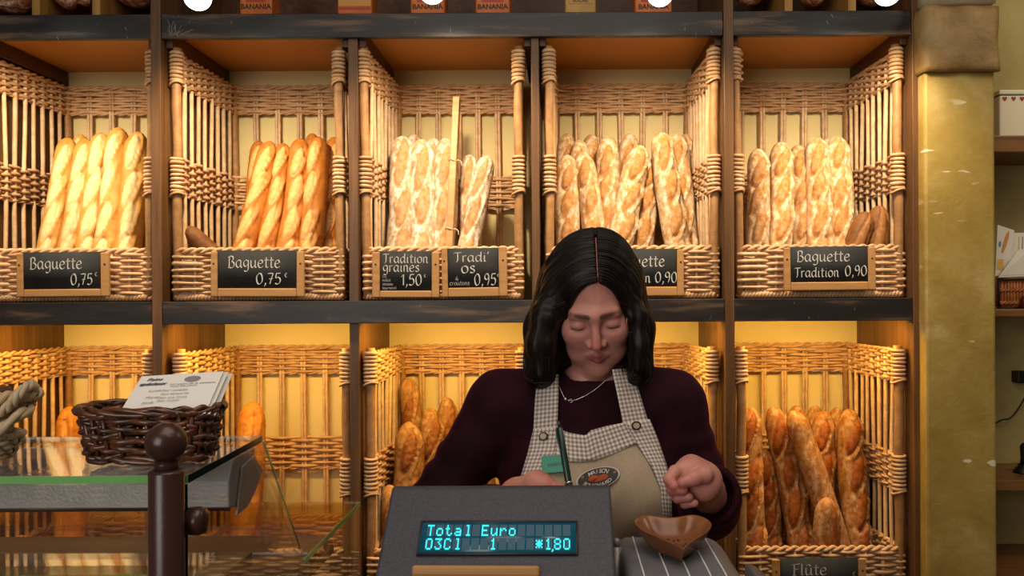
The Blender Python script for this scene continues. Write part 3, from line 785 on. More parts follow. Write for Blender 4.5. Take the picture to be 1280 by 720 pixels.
# --- lower baskets
B = LB[0]
stand((87,508), (84,600), 2.86, 2.78, B, .040, 'orange', 'orange crusted loaf top with a pale seam, left of the dark card basket', name='loaf', cat='loaf', seed=81, scores=1, diag=.05, group='orange loaves in the lower left basket')
stand((106,504), (98,600), 2.95, 2.90, B, .036, 'orange', 'orange loaf behind, touching the left edge of the dark card basket', name='loaf', cat='loaf', seed=82, scores=1, diag=.1, group='orange loaves in the lower left basket')
B = LB[1]
stand((316,502), (308,640), 2.86, 2.77, B, .043, 'orange', 'single fat orange loaf behind the corner of the glass case', name='loaf', cat='loaf', seed=83, scores=2, diag=.2)
B = LB[2]; g = 'rough crusty loaves left of the woman'
for i, (tip, rim, Yt, Yr, R, sc_, lab) in enumerate([
    ((509,472), (522,620), 2.97, 2.93, .034, 3, 'tallest crusty loaf at the back left, left of the woman\'s sleeve'),
    ((511,527), (507,690), 2.84, 2.76, .045, 3, 'fat rough crusty loaf in front, beside the register\'s top left corner'),
    ((539,510), (535,690), 2.90, 2.84, .036, 3, 'rough crusty loaf third from left, touching the woman\'s sleeve'),
    ((559,497), (553,690), 2.97, 2.93, .032, 3, 'slim rough loaf peeping out right above the woman\'s forearm'),
    ((480,606), (483,690), 2.75, 2.70, .030, 2, 'low crusty end showing between basket post and register'),
    ((602,560), (604,690), 2.84, 2.79, .035, 3, 'rough loaf seen through the gap under the woman\'s arm')]):
    stand(tip, rim, Yt, Yr, B, R, 'rustic', lab, group=g, seed=i+91, scores=sc_, bend=.008, diag=.4, name='crusty_loaf', cat='loaf')
B = LB[3]
stand((832,560), (846,690), 2.88, 2.80, B, .036, 'flute', 'dark crusted flute glimpsed between apron edge and the woman\'s hand', seed=101, scores=4, name='flute_loaf', cat='loaf')
B = LB[4]; g = 'dark flutes in the lower right basket'
for i, (tip, rim, Yt, Yr, R, sc_, lab) in enumerate([
    ((938,509), (945,690), 2.80, 2.72, .034, 4, 'dark flute against the left post of the lower right basket'),
    ((966,508), (1002,690), 2.85, 2.775, .036, 4, 'dark flute with floury slashes leaning left, second in the lower right basket'),
    ((996,507), (1000,690), 2.95, 2.91, .038, 4, 'floury topped flute standing behind the long leaning one, lower right basket'),
    ((1019,507), (1015,690), 2.985, 2.96, .031, 4, 'flute top at the back, centre of the lower right basket'),
    ((1030,513), (1032,690), 2.89, 2.83, .034, 4, 'dark flute with a deep split, right of centre in the lower right basket'),
    ((1046,509), (1050,690), 2.985, 2.955, .031, 4, 'flute at the back right of the lower right basket'),
    ((1061,511), (1074,690), 2.85, 2.76, .036, 4, 'dark smooth flute furthest right in the lower right basket'),
    ((955,560), (962,690), 2.87, 2.83, .032, 4, 'shadowed flute low between the two left ones, lower right basket')]):
    stand(tip, rim, Yt, Yr, B, R, 'flute', lab, group=g, seed=i+111, scores=sc_, bend=.008*(1 if i%2 else -1), diag=.38, name='flute_loaf', cat='loaf')
stand((990,513), (1052,690), 2.76, 2.68, B, .033, 'flute', 'long smooth flute lying diagonally across the lower right basket', group=g, seed=121, scores=0, bend=.006, name='flute_loaf', cat='loaf')
stand((1034,622), (1035,690), 2.68, 2.655, B, .033, 'flute', 'short flute end in front of the diagonal one, lower right basket', group=g, seed=122, scores=1, diag=.05, name='flute_loaf', cat='loaf')
# --- dark country loaves in the cubbies above the top beam
g = 'dark country loaves in the top cubbies'
for i, (p0, p1, R, lab) in enumerate([
    ((-22,-22), (34,-2), .055, 'dark country loaf in the top cubby at the left frame edge'),
    ((62,-32), (92,3), .034, 'flour dusted dark loaf in the top left middle cubby, left of two'),
    ((86,-40), (110,2), .028, 'slim dark loaf squeezed beside the cubby divider, right of two'),
    ((150,-40), (183,-6), .062, 'reddish country loaf in the top cubby beside the left tall upright'),
    ((958,-44), (930,-4), .050, 'dark country loaf in the top cubby right of the long beam'),
    ((1006,-40), (1020,-2), .046, 'floury dark loaf in the middle top cubby on the right'),
    ((1110,-40), (1086,-4), .050, 'dark country loaf in the top cubby behind the right hanging bulb')]):
    R *= 1.18; a = P(*p0, 2.84); c = P(*p1, 2.65)
    for q in (a, c): q.z = max(q.z, Z_TB + R*.97)
    loaf(a, c, R, 'country', lab, 'loaf', g, seed=131+i, scores=3, diag=.5, name='country_loaf')
# ---------------------------------------------------------------- service counter (below the frame), register, bowl
MAT['counter'] = m_wood('counter_wood', '#4a3020', '#6b4930', 'X', .4)
ZC = 1.0
t = thing('service_counter', (.45, 1.0, 0), 'wooden service counter carrying the register, below the frame edge', 'counter')
m = MB(); m.box((-.31, .80, .04), (1.25, 1.24, ZC-.03)); m.build('body', 'counter', t, bevel=.004)
m = MB(); m.box((-.33, .77, ZC-.03), (1.27, 1.25, ZC)); m.build('top', 'case_wood', t, bevel=.006)
m = MB(); m.box((-.30, .83, 0), (1.24, 1.2, .04)); m.build('plinth', 'slate', t)

# register with customer display
MAT['reg'] = m_plain('dark_blue_grey_plastic', '#34343d', .5, 0, .4, '#42424d', 300, .25, 420)
MAT['reg_d'] = m_plain('dark_register_base', '#2b2b30', .5)
MAT['lcd'] = NT('teal_display_back')
_t = MAT['lcd']; _t.base(lin('#0d3440')); _t.set(.2, 0, .5); _t.b.inputs['Emission Color'].default_value = lin('#0f5a70'); _t.b.inputs['Emission Strength'].default_value = .35; MAT['lcd'] = _t.m
MAT['cell'] = m_emit('dim_display_cell', lin('#1a6478'), .42)
MAT['lit'] = m_emit('lit_display_dot', lin('#22e6f2'), 1.35)
reg = thing('cash_register', (-.06, 1.05, ZC), 'dark grey cash register whose teal customer display reads Total Euro', 'cash register')
YT, YBm = 1.0, .905
TL, TR = P(490, 608, YT), P(763, 608, YT); BL, BR = P(468, 724, YBm), P(770, 724, YBm)
zt_, zb_ = (TL.z+TR.z)/2, (BL.z+BR.z)/2
# housing: wedge with rounded top edge
prof = [(YBm, zb_), (YT-.006, zt_-.004), (YT-.002, zt_-.0008), (YT+.004, zt_), (YT+.055, zt_-.012), (YT+.075, zt_-.03), (YT+.08, ZC+.05), (YBm+.02, ZC+.05), (YBm, zb_-.02)]
m = MB(); n = len(prof)
def xl(y, z): 
    f = (y-YBm)/(YT-YBm); f = min(max(f, 0), 1); return BL.x+(TL.x-BL.x)*f
def xr(y, z):
    f = (y-YBm)/(YT-YBm); f = min(max(f, 0), 1); return BR.x+(TR.x-BR.x)*f
m.add([(xl(y,z),y,z) for y,z in prof]+[(xr(y,z),y,z) for y,z in prof],
      [tuple(range(n)), tuple(range(2*n-1,n-1,-1))]+[(i,n+i,n+(i+1)%n,(i+1)%n) for i in range(n)])
m.build('display_housing', 'reg', reg, bevel=.003, fix=True)
m = MB(); m.box((BL.x+.01, YBm+.015, ZC), (BR.x-.01, 1.19, ZC+.055)); m.build('base', 'reg_d', reg, bevel=.004)
m = MB(); m.prism_x([(YT+.07, ZC+.055), (YT+.07, ZC+.10), (1.185, ZC+.062), (1.185, ZC+.055)], TL.x+.01, TR.x-.01); m.build('keyboard', 'reg_d', reg, bevel=.003, fix=True)
m = MB()
for i in range(9):
    for j in range(4):
        x = TL.x+.03+i*(TR.x-TL.x-.06)/8; y = YT+.085+j*.023; z = ZC+.10-(y-YT-.07)*.33
        m.box((x-.008, y-.008, z-.002), (x+.008, y+.008, z+.006))
tag(m.build('keys', 'white_plastic', reg, bevel=.0015), kind='stuff')
# frame of the sloping face
fx = (BR-BL); fx.normalize()
Cm = lambda u, v: (TL + (BL-TL)*v) + ((TR + (BR-TR)*v) - (TL + (BL-TL)*v))*u       # u across, v down the face
fz = ((TL+TR)/2 - (BL+BR)/2).normalized(); fn = fx.cross(fz)
if fn.y > 0: fn = -fn
def face_pt(px, py, off=0.0):
    """point of the sloping face under a photo pixel"""
    o_ = Vector((0,0,HCAM)); d = (P(px, py, 1.0)-o_); k = (TL-o_).dot(fn)/d.dot(fn); return o_ + d*k + fn*off
q = [face_pt(x, y) for x, y in ((528,655), (718.5,655), (718.5,692.5), (527,692.5))]
cc = sum(q, Vector())/4
hw = (q[1]-q[0]).length/2; hh = (q[0]-q[3]).length/2
m = MB(); m.obox(cc+fn*.0012, fx*hw, fz*hh, fn*.0012); disp = m.build('display_window', 'lcd', reg)
m = MB()
for (a, b_) in ((-1,0),(1,0)): m.obox(cc+fx*a*(hw+.0012)+fn*.0016, fx*.0012, fz*(hh+.0024), fn*.0016)
for (a, b_) in ((0,-1),(0,1)): m.obox(cc+fz*b_*(hh+.0012)+fn*.0016, fx*hw, fz*.0012, fn*.0016)
m.build('bezel', 'reg_d', disp)
DOT = {'T':"11111 00100 00100 00100 00100 00100 00100",'o':"00000 00000 01110 10001 10001 10001 01110",'t':"01000 01000 11100 01000 01000 01001 00110",
 'a':"00000 00000 01110 00001 01111 10001 01111",'l':"00110 00010 00010 00010 00010 00010 00111",'E':"11111 10000 10000 11110 10000 10000 11111",
 'u':"00000 00000 10001 10001 10001 10011 01101",'r':"00000 00000 10110 11001 10000 10000 10000",'0':"01110 10001 10001 10001 10001 10001 01110",
 '3':"11111 00010 00100 00010 00001 10001 01110",'C':"01110 10001 10000 10000 10000 10001 01110",'1':"00100 01100 00100 00100 00100 00100 01110",
 '8':"01110 10001 10001 01110 10001 10001 01110",'*':"00000 10101 01110 11111 01110 10101 00000"}
rowsT = ["Total Euro      ", "03Cl   1    *180"]
nc = 16; cw = 2*hw*.94/nc; ch = 2*hh*.90/2
lit = MB(); cells = MB()
o0 = cc - fx*(nc*cw/2) + fz*(ch) + fn*.0026
for r_, txt in enumerate(rowsT):
    for i, c_ in enumerate(txt):
        base = o0 + fx*(i*cw) - fz*(r_*ch)
        cells.obox(base + fx*cw*.5 - fz*ch*.48, fx*cw*.42, fz*ch*.42, fn*.0001)
        if c_ in DOT:
            for y, row in enumerate(DOT[c_].split()):
                for x, bit in enumerate(row):
                    if bit == '1':
                        lit.obox(base + fx*cw*(.13+(x+.5)*.148) - fz*ch*(.08+(y+.5)*.118) + fn*.0004, fx*cw*.073, fz*ch*.058, fn*.0002)
bc = o0 + fx*(14*cw) - fz*(ch+ch*.93) + fn*.0004
lit.obox(bc, fx*cw*.07, fz*ch*.07, fn*.0002); lit.obox(bc-fz*ch*.09-fx*cw*.07, fx*cw*.06, fz*ch*.05, fn*.0002)
tag(cells.build('unlit_cells', 'cell', disp, smooth=False), kind='stuff')
tag(lit.build('lit_text', 'lit', disp, smooth=False), kind='stuff')
# grey rounded rest at the register's left foot
a = P(470, 716, .93); m = MB(); m.lathe([(.004,-.05),(.02,-.05),(.024,-.04),(.024,.04),(.02,.05),(.004,.05)], (a.x+.012, a.y+.05, a.z-.028), 20, 'Y'); m.build('roll_cover', 'steel', reg)
# wooden framed slate leaning on the register, only its upper edge in view
s0, s1 = face_pt(517, 709, .004), face_pt(675, 709.5, .004)
t = thing('framed_slate', ((s0.x+s1.x)/2, s0.y-.03, ZC), 'wood framed slate leaning on the register front, only its rounded top edge in view', 'sign')
sx_ = (s1-s0).normalized(); w_ = (s1-s0).length; down = Vector((0,-.30,-1)).normalized(); nn_ = sx_.cross(down)
if nn_.y > 0: nn_ = -nn_
hgt = .092; mid = (s0+s1)/2 + nn_*.006
m = MB(); m.obox(mid + down*.006, sx_*w_/2, down*.006, nn_*.004); m.obox(mid+down*(hgt-.006), sx_*w_/2, down*.006, nn_*.004)
for sg in (-1,1): m.obox(mid+down*hgt/2+sx_*sg*(w_/2-.006), sx_*.006, down*(hgt/2-.012), nn_*.004)
m.build('frame', 'pine', t, bevel=.003)
m = MB(); m.obox(mid+down*hgt/2-nn_*.001, sx_*(w_/2-.01), down*(hgt/2-.01), nn_*.002); m.build('slate', 'slate', t)

# striped grey change stand and the heart bowl
MAT['mat_grey'] = m_plain('grey_stand', '#6e6d70', .5, 0, .4, '#626165', 10, .1, 300)
MAT['white_line'] = m_plain('white_line', '#d8d8d4', .5)
zs = P(830, 672, 1.07).z
t = thing('change_stand', (.145, 1.0, ZC), 'grey change stand with thin white stripes under the heart bowl', 'stand')
x0, x1 = P(776, 672, 1.07).x, P(889, 672, 1.07).x
def zsurf(y): 
    d = max(0, 1.0-y); return zs - (1.07-y)*.01 - 4*max(0, .94-y)**2
ys = np.linspace(1.072, .855, 16)
m = MB(); G = []
xs_ = [x0-.004, x0-.0035, x0, x0+.006] + list(np.linspace(x0+.02, x1-.012, 8)) + [x1-.004, x1+.004, x1+.013, x1+.02, x1+.025, x1+.0275, x1+.028]
def drop(x):
    if x > x1-.012: 
        k = (x-(x1-.012))/.04; return .058*(1-math.sqrt(max(0, 1-k*k)))
    if x < x0+.006: return .003 + (0 if x > x0-.001 else .05 if x <= x0-.0039 else .006)
    return 0
top = [[(x, y, zsurf(y)-drop(x)) for x in xs_] for y in ys]
m.grid(top)
m.add([p for p in top[-1]] + [(p[0], p[1], ZC) for p in top[-1]], [(i, i+1, len(xs_)+i+1, len(xs_)+i) for i in range(len(xs_)-1)])
m.add([p for p in top[0]] + [(p[0], p[1], ZC) for p in top[0]], [(i+1, i, len(xs_)+i, len(xs_)+i+1) for i in range(len(xs_)-1)])
for k in (0, -1):
    col = [r_[k] for r_ in top]; m.add(col + [(p[0], p[1], ZC) for p in col], [(i, i+1, len(ys)+i+1, len(ys)+i) for i in range(len(ys)-1)])
m.build('shell', 'mat_grey', t, fix=True)
for px in (791, 817, 840, 863, 880):
    x = P(px, 672, 1.07).x; m = MB()
    m.tube([(x, y, zsurf(y)-drop(x)+.0004) for y in ys], .0011, 6); m.build('stripe', 'white_line', t)
# second shell edge at the right
m = MB(); xx = x1+.03
pr_ = [(0, ZC)] + [(.004+.03*math.sin(a), zs-.055+.034*math.cos(a)) for a in np.linspace(0, 1.57, 8)] + [(.034, ZC)]
m.prism([(xx+a, z) for a, z in pr_], .87, 1.03); m.build('side_shell', 'mat_grey', t, fix=True)
m = MB(); m.lathe([(.002,-.006),(.0045,-.005),(.0045,.004),(.002,.006)], (P(771,679,1.04).x, 1.04, P(771,679,1.04).z), 14); 
m.tube([(P(771,679,1.04).x, 1.04, P(771,679,1.04).z-.004), (P(771,679,1.04).x, 1.04, ZC)], .0055, 12); m.build('metal_pin', 'steel', t)

MAT['bowl'] = m_wood('carved_heart_wood', '#5a3019', '#96603a', 'X', .3, .5, .1, .5)
MAT['crumb'] = m_plain('dark_crumbs', '#2a160c', .7)
# heart bowl: rings of a heart outline, outer shell up, inner shell down
def heart(a):
    x = 16*math.sin(a)**3; y = 13*math.cos(a)-5*math.cos(2*a)-2*math.cos(3*a)-math.cos(4*a)
    return x/16, (y+2.2)/14.6
bl, br, bt, bb = P(792,652,1.03), P(888,652,1.03), P(842,645,1.055), P(844,689,.945)
bc_ = Vector(((bl.x+br.x)/2, .998, 0)); hwid = (br.x-bl.x)/2; hlen = .064
rim_z = lambda y: 1.1695+ (y-.934)*.06
m = MB(); NA = 72
H = []
for k in range(NA):
    a = 2*math.pi*k/NA; x, y = heart(a); y = y + (.84-y)*.97*(1-(abs(x)/.6)**2) if y > 0 and abs(x) < .6 else y
    H.append((x, y))
zfloor = zsurf(.99)+.001
def ring(sc_, z, tilt=1.0, dy=0):
    out = []
    for x, y in H:
        X, Yy = bc_.x + x*hwid*sc_, bc_.y + y*hlen*sc_ + dy
        rz = rim_z(Yy) + .004*(1-abs(x))*(1 if y>0 else 0)*0 + .002*abs(x)
        fl = zsurf(Yy)+.0012
        out.append((X, Yy, fl + (rz-fl)*z))
    return out
rings = [ring(.02,0), ring(.38,0), ring(.55,.10), ring(.72,.32), ring(.87,.62), ring(.96,.88), ring(1.0,.97), ring(.985,1.0), ring(.94,.99), ring(.88,.86), ring(.76,.58), ring(.58,.34), ring(.36,.24), ring(.02,.22)]
V = [p for r_ in rings for p in r_]; F = [(i*NA+j, i*NA+(j+1)%NA, (i+1)*NA+(j+1)%NA, (i+1)*NA+j) for i in range(len(rings)-1) for j in range(NA)]
F.append(tuple(range(NA))[::-1]); F.append(tuple((len(rings)-1)*NA+j for j in range(NA)))
m.add(V, F); bowl = m.build('heart_bowl', 'bowl', fix=True, sub=1); tag(bowl, 'heart shaped carved wooden change bowl standing on the striped grey stand', 'bowl')
m = MB(); r = random.Random(9)
for i in range(40):
    x = bc_.x + (r.random()-.35)*hwid*.9; y = bc_.y + (r.random()-.35)*hlen*.7
    fl = zsurf(y)+.0012; z = fl+(rim_z(y)-fl)*(.24+.25*((x-bc_.x)**2/hwid**2+((y-bc_.y)/hlen)**2)**1.0)+.0016
    m.lathe([(.0002,-.0005),(.001+.0008*r.random(),0),(.0002,.0006)], (x,y,z), 6)
tag(m.build('crumbs', 'crumb'), 'dark crumbs and specks lying in the heart bowl', 'crumbs', kind='stuff')

# ---------------------------------------------------------------- glass display case, lower left
XG = P(231, 594, .85).x; ZG = P(231, 594, .85).z; YG0, YG1 = .85, 1.06
case = thing('glass_display_case', (-.8, 1.2, 0), 'glass display case with grey metal rail at the lower left', 'display case')
XL = -1.55
m = MB(); m.prism_x([(YG0,ZG-.008),(YG0,ZG),(YG1,ZG+.0055),(YG1,ZG-.0025)], XL, XG+.003); tg = m.build('top_glass', 'glass', case, smooth=False)
m = MB(); m.box((XL, YG0-.0015, ZG-.0078), (XG+.003, YG0-.0002, ZG-.0002)); m.build('polished_edge', 'glass_edge', tg, smooth=False)
m = MB(); m.prism_x([(YG0,ZG-.0078),(YG0,ZG-.0002),(YG1,ZG+.0053),(YG1,ZG-.0023)], XG+.0032, XG+.0042); m.build('polished_edge', 'glass_edge_d', tg, smooth=False)
m = MB(); m.tube([(XL, YG1+.002, ZG+.0015), (XG+.003, YG1+.002, ZG+.0015)], .004, 8); m.build('rear_trim', 'steel', tg)
# side pane with the sloping staff-side edge
Ymid = P(375,690,1.235).y; Zmid = P(375,692,Ymid).z
sp = [(YG0, .56), (YG0, ZG-.009), (YG1+.015, ZG-.003), (Ymid, Zmid), (Ymid, .56)]
m = MB(); m.prism_x(sp, XG-.004, XG+.003); sg_ = m.build('side_glass', 'glass', case, smooth=False, fix=True)
m = MB(); m.box((XG-.004, YG0-.0015, .56), (XG+.003, YG0-.0002, ZG-.009)); m.build('polished_edge', 'glass_edge_d', sg_, smooth=False)
m = MB(); m.tube([(XG, YG1+.016, ZG-.003), (XG, Ymid+.001, Zmid)], .0016, 6); m.build('polished_edge', 'glass_edge', sg_)
# front pane
m = MB(); m.box((XL, YG0, .56), (XG-.006, YG0+.006, ZG-.009)); m.build('front_glass', 'glass', case, smooth=False)
# metal rail (lamp housing) under the top glass, with its end plate
yr0, yr1 = .985, 1.09
zr0, zr1 = P(240, 640, yr0).z, ZG-.009
m = MB(); m.prism_x([(yr0, zr0+.004), (yr0, zr0+.036), (yr0+.012, zr1-.001), (yr1-.02, zr1-.001), (yr1-.02, zr0+.02), (yr0+.03, zr0)], XL, XG-.008); rail = m.build('metal_rail', 'steel', case, bevel=.002, fix=True)
m = MB(); pp = [P(px_, py_, 1.02) for px_, py_ in ((297,583), (313,577), (325,602), (316,621), (305,637), (290,639))]
m.prism_x([(1.0+ (p.x-pp[-1].x)*2.6, p.z) for p in pp], XG-.0075, XG-.0045); 
m.build('end_plate', 'steel', rail, bevel=.001, fix=True)
m = MB(); m.tube([(XL, yr0+.001, zr0+.003), (XG-.008, yr0+.001, zr0+.003)], .0022, 6); m.build('rail_lip', 'brown_metal', rail)
# inner glass shelf with green edge
zsh = P(200, 707, .90).z
m = MB(); m.box((XL, .87, zsh-.007), (XG-.008, .945, zsh)); sh = m.build('glass_shelf', 'glass', case, smooth=False)
m = MB(); m.box((XL, .8685, zsh-.007), (XG-.008, .8698, zsh)); m.build('polished_edge', 'glass_edge', sh, smooth=False)
# rear worktop case: polished top behind the slope
YR = 1.595; ZR = P(448, 627, YR).z
MAT['worktop_glass'] = m_glass('smoked_worktop_glass', (.97,.84,.58,1), 1.75)
YW = P(300, 663, 1.40).y
m = MB(); m.box((XL, YW, ZR-.008), (XG, YR, ZR)); wt = m.build('worktop_glass', 'worktop_glass', case, smooth=False)
m = MB(); m.box((XG+.0002, Ymid+.004, ZR-.008), (XG+.0016, YR, ZR-.0002)); m.build('polished_edge', 'glass_edge', wt, smooth=False)
m = MB(); m.box((XG-.006, Ymid+.006, .56), (XG-.0005, YR-.002, ZR-.009)); m.build('rear_side_glass', 'glass', case, smooth=False)
MAT['case_in'] = m_plain('brown_case_interior', '#6b4c28', .45, 0, .4, '#5a3f22', 5)
m = MB(); m.box((XL, Ymid+.01, ZR-.075), (XG-.03, YR-.07, ZR-.06)); m.build('inner_board', 'case_in', case, bevel=.002)
m = MB(); m.box((XL, Ymid+.004, ZR-.03), (XG-.007, YW-.001, ZR-.008)); m.build('inner_track', 'case_wood', case, bevel=.002)
m = MB(); m.tube([(XL, 1.29, ZR-.007), (XG-.008, 1.29, ZR-.007)], .003, 8); m.build('track_rail', 'steel', case)
MAT['deck'] = m_plain('tan_case_deck', '#9a7f58', .5, 0, .4, '#8b714b', 6)
m = MB(); m.box((XL, .862, zsh-.05), (XG-.008, 1.06, zsh-.032)); m.build('display_deck', 'deck', case, bevel=.002)
m = MB(); m.box((XL, Ymid-.02, .56), (XG-.03, Ymid-.005, ZR-.03)); m.build('inner_partition', 'case_in', case, bevel=.002)
m = MB(); m.box((XL, YG0, .06), (XG, YR, .56)); m.build('base_cabinet', 'case_wood', case, bevel=.004)
m = MB(); m.box((XL, YG0+.03, 0), (XG-.03, YR-.03, .06)); m.build('plinth', 'slate', case)
# ball topped brown post that clamps the pane
yp = .828; pc = P(208, 600, yp)
t = thing('ball_topped_post', (pc.x, yp, 0), 'dark brown round post with a ball on top, clamping the display case glass', 'post')
r0 = 21.0*yp/FPX
zb1 = P(208, 587, yp).z; zball = P(208, 553, yp).z; rb = 25*yp/FPX
m = MB(); m.lathe([(r0,0), (r0, zb1-.003), (r0-.001, zb1-.001), (r0-.003, zb1), (.011, zb1+.0005)], (pc.x, yp, 0), 40); post = m.build('pole', 'brown_metal', t)
m = MB(); m.lathe([(.0115, zb1), (.0112, zb1+.006), (.0105, zb1+.012), (.0115, zball-rb*.8)], (pc.x, yp, 0), 28); m.build('neck', 'brown_metal', t)
m = MB(); m.lathe([(rb*math.sin(a), zball-rb*math.cos(a)) for a in np.linspace(.12, math.pi-.02, 26)], (pc.x, yp, 0), 40); m.build('ball', 'brown_metal', t)
kc = P(243, 655, .84)
m = MB(); m.lathe([(.004,-.0035),(.006,-.003),(.006,.003),(.004,.0035)], (xat(228.5,.852), .852, kc.z), 16, 'X'); cl = m.build('clamp_bolt', 'steel', t)
m = MB(); m.lathe([(.004,-.008),(.012,-.008),(.0142,-.006),(.0145,.004),(.0125,.0085),(.006,.0095)], (xat(244,.852), .852, kc.z), 28, 'X'); m.build('knob', 'brown_metal', cl)
m = MB(); m.tube([(pc.x+.01, .852, kc.z), (xat(240,.852), .852, kc.z)], .0045, 12); m.build('bolt', 'steel', cl)

# dark wicker card basket on the top glass
cx = P(193, 560, .94).x; cy = .935
t = thing('card_basket', (cx, cy, ZG), 'small dark glossy wicker basket of printed cards on the glass case', 'basket')
rg = random.Random(5); NS = 26
def ell(f, z, n=NS):
    a0, b0 = .0640+.0085*f, .036+.007*f
    return [(cx+a0*math.copysign(abs(math.cos(a))**.75, math.cos(a)), cy+b0*math.copysign(abs(math.sin(a))**.75, math.sin(a)), z) for a in np.linspace(0, 2*math.pi, n, endpoint=False)]
hb = .052
m = MB()
for k in range(14):
    f = (k+.5)/14
    pts = []
    E = ell(f, ZG+.006+hb*f)
    for i, e in enumerate(E):
        d = Vector((e[0]-cx, (e[1]-cy)*1.6, 0)).normalized(); sgn = 1 if (i//1+k) % 2 else -1
        pts.append((e[0]+d.x*.0032*sgn, e[1]+d.y*.0032*sgn, e[2] + .0045*math.sin(i*.9+k*2.1) + (rg.random()-.5)*.002))
    m.tube(crom(pts, 4, True), .0029*(.75+.5*rg.random()), 7, False)
m.build('weave', 'dark_wicker', t)
m = MB()
for a_, b_ in zip(ell(0, ZG+.004), ell(1, ZG+hb+.004)): m.tube([a_, b_], .0026, 6)
m.build('stakes', 'dark_wicker', t)
m = MB()
for ph in (0, 1, 2):
    E = ell(1.05, ZG+hb+.006, 60)
    m.tube([(e[0]+.004*math.cos(i*.52+ph*2.1), e[1]+.003*math.cos(i*.52+ph*2.1), e[2]+.0034*math.sin(i*.52+ph*2.1)) for i, e in enumerate(E)]+[], .0030, 7, False)
m.build('braided_rim', 'dark_wicker', t)
m = MB()
E = ell(0, ZG+.004, 60)
for ph in (0, 2.1): m.tube([(e[0], e[1]+.002*math.cos(i*.6+ph), e[2]+.002+.003*math.sin(i*.6+ph)) for i, e in enumerate(E)], .0032, 7, False)
m.build('foot_coil', 'dark_wicker', t)
m = MB(); e = ell(0, ZG+.004); m.add(e + [(p[0], p[1], ZG+.008) for p in e], [tuple(range(NS))[::-1], tuple(range(NS, 2*NS))] + [(i, (i+1)%NS, NS+(i+1)%NS, NS+i) for i in range(NS)]); m.build('bottom', 'dark_wicker', t)
# cards
MAT['paper'] = m_plain('white_card', '#ebe9e2', .65)
MAT['ink'] = m_plain('grey_print', '#77757a', .8)
MAT['ink_d'] = m_plain('dark_print', '#46454a', .8)
MAT['ink_o'] = m_plain('grey_badge_print', '#8e8686', .8)
A, Bq, Cq, Dq = P(154,508,.925), P(177,470.5,.985), P(279.5,464,.985), P(262,504,.925)
for i, (dx, dy) in enumerate(((0,0), (.0035,.004), (-.002,.008), (.006,.012))):
    m = MB(); off = Vector((dx, dy, -.0012*i)); q = [p+off for p in (A, Bq, Cq, Dq)]
    # carry the card down into the basket
    dn = ((q[0]-q[1]) + (q[3]-q[2]))/2; dn.normalize(); q[0] = q[0]+dn*.02; q[3] = q[3]+dn*.02
    nn = (q[3]-q[0]).cross(q[1]-q[0]).normalized()
    m.add([tuple(p) for p in q]+[tuple(p-nn*.0006) for p in q], [(0,1,2,3)[::-1], (4,5,6,7), (0,1,5,4), (1,2,6,5), (2,3,7,6), (3,0,4,7)])
    if i == 0: org_card = (A, Bq, Cq, Dq, nn)
    cobj = m.build('printed_card', 'paper', smooth=False, fix=True)
    tag(cobj, ['front printed card with grey badge and lists, in the dark wicker basket', 'white card just behind the front printed card, its edge showing', 'third white card from the front, edge left of the others', 'rearmost white card, its right corner showing in the dark basket'][i], 'card', 'cards in the dark wicker basket')
    ORG[cobj.name] = Vector(cobj.location)
    if i == 0: card0 = cobj
ux = ((Dq-A).normalized()+(Cq-Bq).normalized()).normalized(); uz0 = ((Bq-A).normalized()+(Cq-Dq).normalized()*.6).normalized()
uz = ((Bq-A).normalized())
cn = ux.cross(uz).normalized()
if cn.y > 0: cn = -cn
def cpt(px, py):
    o_ = Vector((0,0,HCAM)); d = P(px, py, 1.0)-o_; k = ((A-o_).dot(cn))/d.dot(cn); return o_+d*k+cn*.0007
mi, md = MB(), MB()
put_font(md, 'Pains', .0088, cpt(193,476.5), ux, uz, .3, .0002); put_font(md, 'spéciaux', .0088, cpt(190,482), ux, uz, .3, .0003)
for px, py, s_ in ((193,490,'Lundi'), (189,498.5,'Mardi'), (184,505,'Jeudi')): put_font(mi, s_, .0062, cpt(px, py), ux, uz, .2)
for px, py, s_ in ((218,489,'Pain complet'), (218,493.5,'Pain Grand lin'), (215,498,'Pain aux fruits'), (209,502,'Pain méteil'), (229,483.5,'tous les jours'), (240,480.5,'nos pains de la semaine')): put_font(mi, s_, .0056, cpt(px, py), ux, uz, .2)
mi.build('list_print', 'ink', card0, smooth=False); md.build('title_print', 'ink_d', card0, smooth=False)
e0 = cpt(241, 474); m = MB(); n_ = 40
m.add([tuple(e0 + ux*.0095*math.cos(a) + uz*.0068*math.sin(a)) for a in np.linspace(0, 2*math.pi, n_, endpoint=False)], [tuple(range(n_))]); bd_ = m.build('badge_print', 'ink_o', card0, smooth=False)

# pale braided basket at the left frame edge
t = thing('braided_tray_basket', (P(-55,560,.93).x, .93, ZG), 'pale basket with a thick braided handle at the left frame edge', 'basket')
c0 = P(-62, 556, .93); c0.z = ZG
R1, R2 = .086, .062
def tilt_ring(R, h, n=40, k=.26):
    out = []
    for a in np.linspace(0, 2*math.pi, n, endpoint=False):
        x, y = R*math.cos(a), R*.62*math.sin(a)
        out.append((c0.x+x, c0.y+y, c0.z+h+(x/R*.016 if h > .03 else 0)))
    return out
m = MB()
for k in range(8):
    f = k/8; E = tilt_ring(R2+(R1-R2)*f, .006+.045*f)
    m.tube(crom([(e[0]+(e[0]-c0.x)*.03*(1 if (i+k)%2 else -1), e[1]+(e[1]-c0.y)*.03*(1 if (i+k)%2 else -1), e[2]) for i, e in enumerate(E)], 3, True), .0038, 6, False)
m.build('weave', 'pale_wicker', t)
